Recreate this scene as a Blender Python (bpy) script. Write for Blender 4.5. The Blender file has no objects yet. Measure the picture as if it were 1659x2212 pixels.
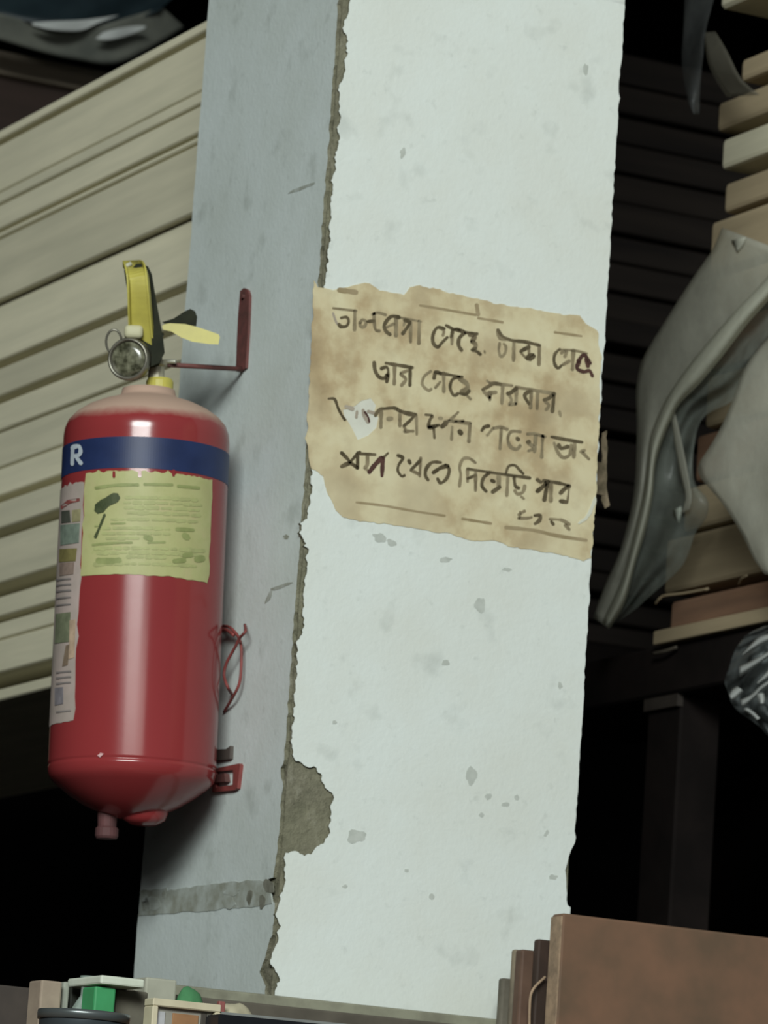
import bpy, bmesh, math, random
from mathutils import Vector, Matrix, noise
from mathutils.geometry import tessellate_polygon
random.seed(7)
C = bpy.context.scene.collection
scene = bpy.context.scene
# ------------------------------------------------------------------ camera
F = 10000.0                       # focal length in pixels of a 1659 x 2212 frame
CX, CY = 829.5, 1106.0
A = math.atan2(5000, F); PITCH = math.atan2(1857, F); ROLL = math.radians(3.9)
fwd_h = Vector((math.sin(A), math.cos(A), 0)); right0 = Vector((math.cos(A), -math.sin(A), 0))
FW = fwd_h*math.cos(PITCH) + Vector((0, 0, math.sin(PITCH)))
up0 = right0.cross(FW)
RT = right0*math.cos(ROLL) + up0*math.sin(ROLL)
UP = -right0*math.sin(ROLL) + up0*math.cos(ROLL)
def ray(px, py): return FW + RT*((px-CX)/F) - UP*((py-CY)/F)
CAM = Vector((0, 0, 2.30)) - 4.6*ray(660, 1106)
cd = bpy.data.cameras.new('camera'); cam = bpy.data.objects.new('camera', cd); C.objects.link(cam)
cd.sensor_fit = 'HORIZONTAL'; cd.sensor_width = 36; cd.lens = 36*F/1659; cd.clip_end = 100
cam.matrix_world = Matrix(((RT.x, UP.x, -FW.x, CAM.x), (RT.y, UP.y, -FW.y, CAM.y), (RT.z, UP.z, -FW.z, CAM.z), (0, 0, 0, 1)))
cd.dof.use_dof = True; cd.dof.focus_distance = 4.0; cd.dof.aperture_fstop = 22    # the photo is slightly out of focus
scene.camera = cam
# ------------------------------------------------------------------ light
w = bpy.data.worlds.new('world'); scene.world = w; w.use_nodes = True
w.node_tree.nodes['Background'].inputs[0].default_value = (.75, .9, 1, 1)
w.node_tree.nodes['Background'].inputs[1].default_value = .15
def area(name, loc, target, sx, sy, power, col):
    l = bpy.data.lights.new(name, 'AREA'); l.shape = 'RECTANGLE'; l.size = sx; l.size_y = sy; l.energy = power; l.color = col
    o = bpy.data.objects.new(name, l); C.objects.link(o); o.location = loc
    o.rotation_euler = (Vector(target)-Vector(loc)).to_track_quat('-Z', 'Y').to_euler(); return o
area('shop_front_daylight', CAM + Vector((-3.0, -3.4, 3.75)), (0, .6, 2.3), 4.0, 2.2, 1330, (.94, 1, .96))
area('tube_lamp_over_door', CAM + Vector((-.05, 0, 1.31)), (-.1, .2, 2.15), 2.2, .26, 17, (1, .96, .88))
scene.view_settings.view_transform = 'Standard'; scene.view_settings.look = 'None'
scene.view_settings.gamma = 1; scene.view_settings.use_curve_mapping = False
scene.view_settings.exposure = -0.62
# ------------------------------------------------------------------ helpers
def on_x(px, py, x): d = ray(px, py); return CAM + d*((x-CAM.x)/d.x)
def on_y(px, py, y): d = ray(px, py); return CAM + d*((y-CAM.y)/d.y)
def lin(r, g, b, k=1.0):
    f = lambda c: ((c/255+.055)/1.055)**2.4 if c > 10 else c/255/12.92
    return (min(.95, f(r)*k), min(.95, f(g)*k), min(.95, f(b)*k), 1)
def link(o, parent=None):
    C.objects.link(o)
    if parent: o.parent = parent
    return o
def tag(o, label=None, cat=None, group=None, kind=None):
    if label: o['label'] = label
    if cat: o['category'] = cat
    if group: o['group'] = group
    if kind: o['kind'] = kind
    return o
def empty(name, loc, label, cat, group=None):
    o = bpy.data.objects.new(name, None); o.empty_display_size = .05; o.location = loc; C.objects.link(o)
    return tag(o, label, cat, group)
def obj(name, data, m, parent=None, origin=None, smooth=False, local=False):
    """data = bmesh or (verts, faces) in world space (or in the parent's space if local)."""
    me = bpy.data.meshes.new(name)
    if isinstance(data, tuple): me.from_pydata([tuple(v) for v in data[0]], [], data[1])
    else:
        data.to_mesh(me); data.free()
    off = Vector((0, 0, 0))
    if parent is not None and not local: off = Vector(parent.location)
    elif origin is not None: off = Vector(origin)
    if off.length: me.transform(Matrix.Translation(-off))
    me.materials.append(m)
    if smooth: me.polygons.foreach_set('use_smooth', [True]*len(me.polygons))
    me.update()
    o = bpy.data.objects.new(name, me); link(o, parent)
    if parent is None and origin is not None: o.location = off
    return o
def fixn(bm): bmesh.ops.recalc_face_normals(bm, faces=bm.faces); return bm
def box(x0, x1, y0, y1, z0, z1, bev=0.0, bm=None, seg=1):
    b = bmesh.new()
    r = bmesh.ops.create_cube(b, size=1)
    for v in r['verts']: v.co = Vector((x0+(x1-x0)*(v.co.x+.5), y0+(y1-y0)*(v.co.y+.5), z0+(z1-z0)*(v.co.z+.5)))
    if bev: bmesh.ops.bevel(b, geom=list(b.edges), offset=bev, segments=seg, affect='EDGES', profile=.5)
    fixn(b)
    if bm is None: return b
    me = bpy.data.meshes.new('t'); b.to_mesh(me); b.free(); bm.from_mesh(me); bpy.data.meshes.remove(me); return bm
def lathe(profile, n=48, bm=None, M=None):
    bm = bm or bmesh.new(); M = M or Matrix.Identity(4); rings = []
    for r, z in profile:
        if r < 1e-6: rings.append([bm.verts.new(M @ Vector((0, 0, z)))])
        else: rings.append([bm.verts.new(M @ Vector((r*math.cos(2*math.pi*i/n), r*math.sin(2*math.pi*i/n), z))) for i in range(n)])
    for a, b in zip(rings, rings[1:]):
        for i in range(n):
            j = (i+1) % n
            if len(a) == 1 and len(b) == 1: continue
            if len(a) == 1: bm.faces.new((a[0], b[j], b[i]))
            elif len(b) == 1: bm.faces.new((a[i], a[j], b[0]))
            else: bm.faces.new((a[i], a[j], b[j], b[i]))
    return fixn(bm)
def smooth_pts(pts, sub=5):
    pts = [Vector(p) for p in pts]
    if len(pts) < 3: return pts
    out = []
    for i in range(len(pts)-1):
        p0 = pts[max(i-1, 0)]; p1 = pts[i]; p2 = pts[i+1]; p3 = pts[min(i+2, len(pts)-1)]
        for k in range(sub):
            t = k/sub
            out.append(.5*((2*p1)+(p2-p0)*t+(2*p0-5*p1+4*p2-p3)*t*t+(3*p1-p0-3*p2+p3)*t**3))
    out.append(pts[-1]); return out
def tube(pts, r, n=8, bm=None, sm=True, closed=False):
    bm = bm or bmesh.new(); P = smooth_pts(pts) if sm else [Vector(p) for p in pts]
    rings = []; prev = None
    for i, p in enumerate(P):
        t = (P[min(i+1, len(P)-1)]-P[max(i-1, 0)]).normalized()
        a = prev if prev else (Vector((0, 0, 1)) if abs(t.z) < .9 else Vector((1, 0, 0)))
        u = (a - t*a.dot(t)).normalized(); prev = u; v = t.cross(u)
        rr = r(i/(len(P)-1)) if callable(r) else r
        rings.append([bm.verts.new(p+u*rr*math.cos(2*math.pi*k/n)+v*rr*math.sin(2*math.pi*k/n)) for k in range(n)])
    for a, b in zip(rings, rings[1:]):
        for k in range(n): bm.faces.new((a[k], a[(k+1) % n], b[(k+1) % n], b[k]))
    bm.faces.new(rings[0][::-1]); bm.faces.new(rings[-1])
    return fixn(bm)
def ragged(poly, step, amp, seed=0, closed=True):
    out = []; n = len(poly)
    for i in range(n if closed else n-1):
        a = Vector(poly[i]); b = Vector(poly[(i+1) % n]); L = (b-a).length; k = max(1, int(L/step)); nn = Vector((-(b-a).y, (b-a).x))/max(L, 1e-6)
        for j in range(k):
            p = a+(b-a)*(j/k); q = Vector((p.x*.045, p.y*.045, seed))
            d = noise.noise(q)*amp + noise.noise(q*3.1)*amp*.6
            out.append(p+nn*d)
    if not closed: out.append(Vector(poly[-1]))
    return out
def slab(poly, holes, fmap, d0, d1):
    """Flat polygon in pixel space, mapped by fmap(px, py, depth), with its own thickness d0..d1."""
    loops = [poly]+holes; flat = [p for l in loops for p in l]
    tris = tessellate_polygon([[Vector((p[0], p[1], 0)) for p in l] for l in loops])
    vs = [fmap(p[0], p[1], d1) for p in flat]+[fmap(p[0], p[1], d0) for p in flat]; n = len(flat)
    bm = bmesh.new(); V = [bm.verts.new(v) for v in vs]
    for t in tris:
        try: bm.faces.new([V[i] for i in t])
        except ValueError: pass
        try: bm.faces.new([V[i+n] for i in reversed(t)])
        except ValueError: pass
    s = 0
    for l in loops:
        m = len(l)
        for i in range(m):
            a = s+i; b = s+(i+1) % m
            try: bm.faces.new((V[a], V[b], V[b+n], V[a+n]))
            except ValueError: pass
        s += m
    return fixn(bm)
def broken_edges(o):                              # torn rims of the plaster coat show its grey inside
    o.data.materials.append(M_core)
    for p in o.data.polygons:
        if max(abs(p.normal.x), abs(p.normal.y)) < .9 or (abs(p.normal.x) > .5) != (o['face'] == 'x'): p.material_index = 1
    del o['face']
def ribbon(bm, pts, wd, fmap, d):
    if len(pts) == 2: pts = [(pts[0][0]+(pts[1][0]-pts[0][0])*i/6, pts[0][1]+(pts[1][1]-pts[0][1])*i/6) for i in range(7)]; sub = 1
    else: sub = 4
    P = smooth_pts([Vector((p[0], p[1])) for p in pts], sub); n = len(P)
    ext = []
    for i, p in enumerate(P):
        t = P[min(i+1, n-1)]-P[max(i-1, 0)]
        t = t.normalized() if t.length > 1e-6 else Vector((1, 0))
        q = Vector((p.x*.07, p.y*.07, 3.3)); ww = wd*(1+.35*noise.noise(q)+.2*noise.noise(q*3))
        ext.append((p, t, ww))
    p, t, ww = ext[0]; ext.insert(0, (p-t*ww*.38, t, ww*.5))
    p, t, ww = ext[-1]; ext.append((p+t*ww*.38, t, ww*.5))
    L = []; R = []
    for p, t, ww in ext:
        nrm = Vector((-t.y, t.x))
        a = p+nrm*ww*.5; b = p-nrm*ww*.5
        L.append(bm.verts.new(fmap(a.x, a.y, d))); R.append(bm.verts.new(fmap(b.x, b.y, d)))
    for i in range(len(L)-1): bm.faces.new((L[i], L[i+1], R[i+1], R[i]))
def resample(poly, n):
    P = smooth_pts([Vector(p) for p in poly], 8); d = [0]
    for a, b in zip(P, P[1:]): d.append(d[-1]+(b-a).length)
    out = []; j = 0
    for i in range(n):
        s = d[-1]*i/(n-1)
        while j < len(P)-2 and d[j+1] < s: j += 1
        k = (s-d[j])/max(1e-9, d[j+1]-d[j]); out.append(P[j]+(P[j+1]-P[j])*min(1, k))
    return out
def loft(c1, c2, n, m, fmap, dep, thick=.0006):
    a = resample(c1, n); b = resample(c2, n); bm = bmesh.new(); G = []
    for i in range(n):
        row = []
        for j in range(m):
            t = j/(m-1); p = a[i]+(b[i]-a[i])*t; row.append(bm.verts.new(fmap(p.x, p.y, dep(i/(n-1), t))))
        G.append(row)
    for i in range(n-1):
        for j in range(m-1): bm.faces.new((G[i][j], G[i+1][j], G[i+1][j+1], G[i][j+1]))
    fixn(bm); bmesh.ops.solidify(bm, geom=list(bm.faces), thickness=thick); return bm
# ------------------------------------------------------------------ materials
class NT:
    def __init__(s, name):
        s.m = bpy.data.materials.new(name); s.m.use_nodes = True; s.t = s.m.node_tree; s.b = s.t.nodes['Principled BSDF']; s.out = s.t.nodes['Material Output']
    def n(s, ty, **kw):
        x = s.t.nodes.new(ty)
        for k, v in kw.items(): setattr(x, k, v)
        return x
    def l(s, a, b): s.t.links.new(a, b)
    def coord(s, scale=(1, 1, 1), rnd=True):
        tc = s.n('ShaderNodeTexCoord'); mp = s.n('ShaderNodeMapping'); mp.inputs['Scale'].default_value = scale
        if rnd:
            oi = s.n('ShaderNodeObjectInfo'); mu = s.n('ShaderNodeMath', operation='MULTIPLY'); mu.inputs[1].default_value = 37
            ad = s.n('ShaderNodeVectorMath', operation='ADD'); s.l(oi.outputs['Random'], mu.inputs[0]); s.l(tc.outputs['Object'], ad.inputs[0]); s.l(mu.outputs[0], ad.inputs[1]); s.l(ad.outputs[0], mp.inputs[0])
        else: s.l(tc.outputs['Object'], mp.inputs[0])
        return mp.outputs[0]
    def noise(s, vec, sc, det=4, ro=.6):
        x = s.n('ShaderNodeTexNoise'); x.inputs['Scale'].default_value = sc; x.inputs['Detail'].default_value = det; x.inputs['Roughness'].default_value = ro
        s.l(vec, x.inputs['Vector']); return x.outputs['Fac']
    def ramp(s, fac, stops):
        r = s.n('ShaderNodeValToRGB'); e = r.color_ramp.elements
        while len(e) < len(stops): e.new(.5)
        for el, (p, c) in zip(e, stops): el.position = p; el.color = c if len(c) == 4 else (*c, 1)
        s.l(fac, r.inputs[0]); return r.outputs[0]
    def mix(s, fac, a, b, mode='MIX'):
        x = s.n('ShaderNodeMix', data_type='RGBA', blend_type=mode)
        for v, i in ((fac, 0), (a, 6), (b, 7)):
            if isinstance(v, (int, float)): x.inputs[i].default_value = v
            elif isinstance(v, tuple): x.inputs[i].default_value = v
            else: s.l(v, x.inputs[i])
        return x.outputs[2]
    def bump(s, h, st, dist=.002):
        b = s.n('ShaderNodeBump'); b.inputs['Strength'].default_value = st; b.inputs['Distance'].default_value = dist; s.l(h, b.inputs['Height']); s.l(b.outputs[0], s.b.inputs['Normal'])
    def col(s, c):
        if isinstance(c, tuple): s.b.inputs['Base Color'].default_value = c
        else: s.l(c, s.b.inputs['Base Color'])
        return s
    def set(s, rough=.6, metal=0, spec=.5):
        s.b.inputs['Roughness'].default_value = rough; s.b.inputs['Metallic'].default_value = metal; s.b.inputs['Specular IOR Level'].default_value = spec; return s
def simple(name, c, c2=None, sc=20, rough=.6, metal=0, spec=.4, bump=0, stretch=(1, 1, 1)):
    m = NT(name); v = m.coord(stretch); f = m.noise(v, sc)
    c2 = c2 or tuple(x*.75 for x in c[:3])+(1,)
    m.col(m.ramp(f, [(.35, c2), (.65, c)])); m.set(rough, metal, spec)
    if bump: m.bump(f, bump)
    return m.m
BW, BK = (1, 1, 1, 1), (0, 0, 0, 1)
def plaster(name, base, dark, warm):
    m = NT(name); v = m.coord(rnd=False)
    f1 = m.noise(v, 7, 6, .65); f2 = m.noise(v, 60, 5, .7); f3 = m.noise(v, 22, 3, .5); f4 = m.noise(v, 190, 3, .6)
    c = m.mix(m.ramp(f1, [(.35, BK), (.7, BW)]), base, warm)
    c = m.mix(m.ramp(f2, [(.60, BK), (.72, (.30, .30, .30, 1))]), c, dark)
    c = m.mix(m.ramp(f3, [(.60, BK), (.74, (.38, .38, .38, 1))]), c, dark)
    m.col(c); m.set(.85, 0, .2)
    a = m.n('ShaderNodeMath', operation='MULTIPLY_ADD'); m.l(f2, a.inputs[0]); a.inputs[1].default_value = .8; m.l(f4, a.inputs[2])
    m.bump(a.outputs[0], .28, .0012); return m.m
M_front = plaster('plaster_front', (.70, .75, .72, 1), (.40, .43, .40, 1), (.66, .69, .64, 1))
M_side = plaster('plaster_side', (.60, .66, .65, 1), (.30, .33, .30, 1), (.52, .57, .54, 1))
def concrete():
    m = NT('bare_concrete'); v = m.coord(rnd=False); f = m.noise(v, 40, 7, .7); g = m.noise(v, 12, 3)
    c = m.ramp(f, [(.3, (.10, .10, .07, 1)), (.55, (.21, .20, .145, 1)), (.75, (.33, .32, .26, 1))])
    m.col(m.mix(m.ramp(g, [(.4, BK), (.65, (.6, .6, .6, 1))]), c, (.24, .235, .16, 1))); m.set(.95, 0, .1); m.bump(f, 1, .006); return m.m
M_core = concrete()
def wood(name, a, b, stretch, sc=30, rough=.75):
    m = NT(name); v = m.coord(stretch); f = m.noise(v, sc, 5, .6); v2 = m.coord((1, 1, 1)); g = m.noise(v2, 3, 3)
    oi = m.n('ShaderNodeObjectInfo')
    c = m.ramp(f, [(.3, b), (.65, a)])
    c = m.mix(m.ramp(g, [(.35, BK), (.65, (.45, .45, .45, 1))]), c, b)
    hs = m.n('ShaderNodeHueSaturation'); mr = m.n('ShaderNodeMapRange'); mr.inputs[3].default_value = .88; mr.inputs[4].default_value = 1.12
    m.l(oi.outputs['Random'], mr.inputs[0]); m.l(mr.outputs[0], hs.inputs['Value']); m.l(c, hs.inputs['Color'])
    m.col(hs.outputs[0]); m.set(rough, 0, .25); m.bump(f, .4, .002); return m.m
M_board = wood('weathered_board', (.80, .75, .56, 1), (.63, .60, .45, 1), (1, .06, 1), 40)
M_plank = wood('raw_plank', (.46, .37, .24, 1), (.31, .25, .16, 1), (1, .08, 1), 34)
M_redplank = wood('reddish_plank', (.33, .19, .12, 1), (.20, .12, .08, 1), (1, .08, 1), 34)
M_dimplank = wood('shade_dark_plank', (.034, .026, .021, 1), (.014, .011, .010, 1), (.08, 1, 1), 30)  # darkened colour stands in for the missing light behind the pillar
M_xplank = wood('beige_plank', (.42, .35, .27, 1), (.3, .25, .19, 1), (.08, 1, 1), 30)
M_rack = simple('shade_black_rack', (.014, .010, .009, 1), (.008, .006, .0055, 1), 12, .8, spec=.15)  # near-black colour stands in for the shade around the racks
M_ply = simple('brown_plywood', (.21, .115, .072, 1), (.13, .085, .055, 1), 9, .7, spec=.25, bump=.1)
M_plyedge = simple('plywood_edge', (.38, .27, .18, 1), (.22, .16, .11, 1), 60, .8, spec=.2, bump=.3)
M_void = simple('unlit_black_wall', (.014, .013, .013, 1), (.008, .008, .009, 1), 3, .95, spec=.05)  # near-black colour stands in for the unlit depth of the room
M_floor = simple('dusty_floor', (.055, .05, .045, 1), (.035, .032, .03, 1), 4, .9, spec=.1)
# =================================================================== the setting
for nm, b in (('floor', (-4, 5, -7, 9, -.1, 0)), ('ceiling', (-4, 5, -1.6, 9, 4.2, 4.3)), ('wall_back', (-4, 5, 9, 9.1, 0, 4.2)),
              ('wall_left', (-4.1, -4, -3.6, 9, 0, 4.2)), ('wall_right', (5, 5.1, -3.6, 9, 0, 4.2))):
    tag(obj(nm, box(*b), M_floor if nm == 'floor' else M_void), kind='structure')
# =================================================================== pillar
PXR = on_y(1288, 1000, 0).x                      # right edge of the front face
PYB = on_x(378, 1000, 0).y                       # back edge of the side face
TH = .002
fr = lambda px, py, d: on_y(px, py, -TH) + Vector((0, -d, 0))
sd = lambda px, py, d: on_x(px, py, -TH) + Vector((-d, 0, 0))
pil = empty('pillar', (0, 0, 0), 'square pillar of worn white plaster with chipped corner, sign and red extinguisher on it', 'pillar')
ztop, zbot = 4.2, 0
def core():
    bm = bmesh.new(); zs = [zbot+(ztop-zbot)*i/210 for i in range(211)]
    rings = []
    for z in zs:
        r = []
        for (x, y) in ((0, 0), (PXR-.001, 0), (PXR-.001, PYB), (0, PYB)):
            q = Vector((x*9, y*9, z*26)); k = .0022
            r.append(bm.verts.new((x+k*noise.noise(q)+(k*.6 if x == 0 else -k), y+k*noise.noise(q+Vector((9, 9, 9)))+(k*.6 if y == 0 else 0), z)))
        rings.append(r)
    for a, b in zip(rings, rings[1:]):
        for i in range(4): bm.faces.new((a[i], a[(i+1) % 4], b[(i+1) % 4], b[i]))
    bm.faces.new(rings[0][::-1]); bm.faces.new(rings[-1]); return fixn(bm)
obj('concrete_core', core(), M_core, pil)
# plaster coats, torn back from the corner where the photo shows bare concrete
LB = [(752, -30), (752, 20), (738, 60), (746, 120), (730, 200), (728, 300), (712, 400), (708, 520), (700, 600), (694, 700), (690, 800), (684, 900), (676, 1000),
      (668, 1080), (662, 1120), (648, 1130), (654, 1180), (661, 1185), (660, 1240), (656, 1290), (650, 1350), (640, 1400), (636, 1500), (634, 1560), (629, 1600),
      (634, 1640), (660, 1655), (680, 1660), (700, 1690), (716, 1722), (710, 1765), (712, 1800), (690, 1830), (655, 1850), (632, 1836), (614, 1842), (612, 1890), (606, 1925),
      (602, 1950), (592, 1975), (604, 2000), (592, 2040), (585, 2080), (604, 2110), (592, 2140)]
def rx_of(py):                                   # ragged right edge, in pixels, straight in the world
    p = Vector((PXR, 0, 0)); a = 1345+(py-0)*(1237-1345)/1900; return a
xr = PXR
def px_of_x(x, py, y=-TH):                       # pixel column of world x on the front face
    lo, hi = 400, 1700
    for _ in range(40):
        mid = (lo+hi)/2
        if on_y(mid, py, y).x < x: lo = mid
        else: hi = mid
    return lo
RB = [(px_of_x(PXR, py)+dx, py) for py, dx in ((2300, 0), (2050, 0), (1960, 0), (1955, -8), (1930, -10), (1880, -16), (1850, -10), (1820, 0), (1700, 0), (1500, 0), (1300, 0), (1100, 0), (900, 0), (700, 0), (500, 0), (300, 0), (100, 0), (-120, 0))]
LB = [(756, -120)]+[(x+(4 if y < 640 else 2), y) for x, y in LB]
FP = ragged(LB, 5, 7, 1, closed=False)+[Vector((585, 2300))]+ragged(RB, 12, 3.0, 5, closed=False)
_o = obj('front_plaster', slab(FP, [], fr, -TH-.003, 0), M_front, pil); _o['face'] = 'y'; broken_edges(_o)
# plaster above and below the frame
zt = on_y(1000, -28, 0).z; zb = on_y(1000, 2296, 0).z
ft = fr(752, -30, 0); fb = fr(585, 2300, 0)
def extra(x0, x1, z0, z1): return box(x0, x1, -TH, 0.001, z0, z1)
obj('front_plaster', extra(.006, PXR, on_y(760, -119, 0).z, ztop), M_front, pil)
obj('front_plaster', extra(.006, PXR, 0, 1.62), M_front, pil)
def px_of_y(y, py):
    lo, hi = -600, 900
    for _ in range(40):
        mid = (lo+hi)/2
        if on_x(mid, py, -TH).y > y: lo = mid
        else: hi = mid
    return lo
SR = [(px_of_y(.004, py), py) for py in range(-120, 1620, 90)]+[(px_of_y(.004, 1630), 1630), (px_of_y(.012, 1660), 1660), (px_of_y(.004, 1700), 1700), (px_of_y(.004, 1800), 1800),
      (px_of_y(.010, 1895), 1895), (px_of_y(.036, 1905), 1905), (px_of_y(.022, 1935), 1935), (px_of_y(.004, 1950), 1950), (px_of_y(.004, 2020), 2020), (px_of_y(.014, 2060), 2060), (px_of_y(.026, 2100), 2100), (px_of_y(.01, 2130), 2130), (px_of_y(.01, 2300), 2300)]
SL = [(px_of_y(PYB, py), py) for py in range(2300, -121, -110)]
SP = ragged(SR, 10, 3.5, 8, closed=False)+ragged(SL, 30, 1.5, 9, closed=False)
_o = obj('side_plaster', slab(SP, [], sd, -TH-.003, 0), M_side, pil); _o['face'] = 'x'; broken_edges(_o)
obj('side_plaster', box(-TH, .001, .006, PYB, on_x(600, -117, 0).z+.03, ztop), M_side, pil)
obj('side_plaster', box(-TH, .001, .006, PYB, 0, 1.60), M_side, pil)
# stains with a shape of their own
M_smudge = simple('grey_smudge', (.52, .55, .51, 1), (.44, .47, .43, 1), 90, .9, spec=.1)
M_soot = simple('dark_scuff', (.22, .22, .18, 1), (.14, .14, .11, 1), 90, .9, spec=.1)
M_tape = simple('tape_residue', (.44, .48, .45, 1), (.27, .28, .23, 1), 45, .9, spec=.1)
def blob(cx, cy, rx, ry, seed, rot=0, n=18):
    pts = []
    for i in range(n):
        a = 2*math.pi*i/n; k = 1+.55*noise.noise(Vector((math.cos(a)*1.4, math.sin(a)*1.4, seed*3.7)))
        x = rx*k*math.cos(a); y = ry*k*math.sin(a); pts.append(Vector((cx+x*math.cos(rot)-y*math.sin(rot), cy+x*math.sin(rot)+y*math.cos(rot))))
    return pts
for i, (cx, cy, rx, ry, ro) in enumerate([(1038, 1306, 13, 14, 0), (1017, 1675, 12, 20, .3), (770, 1808, 19, 17, 0), (962, 1432, 8, 7, 0), (820, 1162, 14, 8, .3), (845, 1172, 12, 6, .5), (960, 1209, 15, 5, -.1), (1055, 1720, 7, 7, 0), (1092, 1738, 8, 6, 0),
                                       (1116, 1722, 5, 6, 0), (1195, 1895, 9, 6, 0), (932, 1936, 6, 6, 0), (745, 1915, 6, 4, 0), (878, 1880, 5, 4, 0), (1040, 1760, 5, 5, 0), (1210, 1480, 5, 9, 0), (1095, 1230, 10, 4, .2), (1180, 1800, 4, 9, .5), (722, 1560, 5, 4, 0), (870, 330, 6, 10, .2), (1265, 150, 5, 14, 0)]):
    obj('stain', slab(blob(cx, cy, rx, ry, i, ro), [], fr, -.001, .00025), M_smudge, pil)
for i, (cx, cy, rx, ry, ro) in enumerate([(652, 406, 27, 4, -.35), (610, 1266, 22, 4, -.3), (581, 1290, 4, 16, .4), (1300-1300+618, 1160, 6, 5, 0)]):
    obj('scuff', slab(blob(cx, cy, rx, ry, i+40, ro), [], sd, -.001, .0003), M_tape, pil)
tp = obj('tape_strip', slab(ragged([(303, 1925), (360, 1918), (362, 1926), (420, 1914), (500, 1906), (570, 1900), (585, 1905), (588, 1950), (560, 1958), (500, 1962), (430, 1968), (395, 1972), (360, 1973), (299, 1979)], 8, 5, 4), [], sd, -.001, .0006), M_tape, pil)
for i, (cx, cy, rx, ry, ro) in enumerate([(316, 1955, 8, 18, 0), (356, 1932, 4, 9, 0), (540, 1938, 6, 16, .15), (567, 1948, 7, 14, 0), (504, 1926, 16, 10, 0), (582, 1916, 11, 15, 0), (330, 1950, 20, 14, 0), (495, 1950, 14, 12, 0)]):
    obj('scuff', slab(blob(cx, cy, rx, ry, i+60, ro), [], sd, 0, .0009), M_soot if i in (2, 3, 5) else M_tape, pil)
# =================================================================== paper sign
K5 = 2.404
outl = [(92, 60), (110, 100), (190, 110), (250, 104), (330, 75), (380, 80), (430, 115), (500, 130), (560, 140), (590, 100), (640, 88), (760, 115), (900, 150), (1060, 185), (1300, 225), (1470, 245), (1500, 290), (1560, 320), (1582, 450), (1575, 700), (1560, 1000),
        (1553, 1250), (1540, 1390), (1530, 1505), (1490, 1510), (1330, 1480), (1130, 1450), (1050, 1420), (850, 1400), (800, 1375), (700, 1370), (560, 1340), (400, 1320), (240, 1295), (200, 1240), (160, 1160), (140, 1080), (80, 1040), (64, 1000), (52, 900), (62, 700), (72, 500), (84, 300), (88, 180)]
outl = ragged([(640+x/K5, 580+y/K5) for x, y in outl], 7, 4, 12)
hole1 = [(690+x/5.351, 840+y/5.351) for x, y in [(480, 140), (590, 110), (650, 190), (630, 270), (680, 330), (655, 450), (560, 540), (440, 592), (380, 470), (340, 400), (280, 310), (270, 240), (360, 230), (430, 180)]]
def paper():
    m = NT('aged_brown_paper'); v = m.coord(rnd=False)
    f = m.noise(v, 16, 5, .55); g = m.noise(v, 45, 4, .6); h = m.noise(v, 7, 2, .5)
    c = m.ramp(f, [(.34, (.66, .60, .40, 1)), (.47, (.60, .52, .33, 1)), (.56, (.47, .37, .22, 1)), (.68, (.36, .27, .155, 1))])
    c = m.mix(m.ramp(g, [(.5, BK), (.7, (.4, .4, .4, 1))]), c, (.42, .34, .21, 1))
    c = m.mix(m.ramp(h, [(.48, BK), (.64, (.5, .5, .5, 1))]), c, (.66, .61, .42, 1))
    m.col(c); m.set(.8, 0, .2); m.bump(g, .3, .001); return m.m
M_paper = paper()
so = fr(980, 900, 0)
sign = empty('paper_sign', so, 'torn yellowed paper notice with four lines of dark handwritten script on the pillar', 'sign')
obj('paper_sheet', slab(outl, [hole1], fr, .0001, .0007), M_paper, sign)
fold = [(1285, 1072), (1280, 1082), (1270, 1105), (1262, 1118), (1247, 1130), (1249, 1133), (1266, 1123), (1277, 1108), (1287, 1084)]
obj('torn_corner', slab(ragged(fold, 6, 1.5, 3), [], fr, .0005, .0012), simple('torn_white', (.66, .67, .56, 1), (.6, .6, .5, 1)), sign)
TA = lambda p: (680+p[0]/5.184, 640+p[1]/5.184)
TB = lambda p: (980+p[0]/5.184, 680+p[1]/5.184)
TC = lambda p: (690+p[0]/5.351, 840+p[1]/5.351)
TD = lambda p: (980+p[0]/5.184, 880+p[1]/5.184)
T5 = lambda p: (640+p[0]/K5, 580+p[1]/K5)
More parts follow.
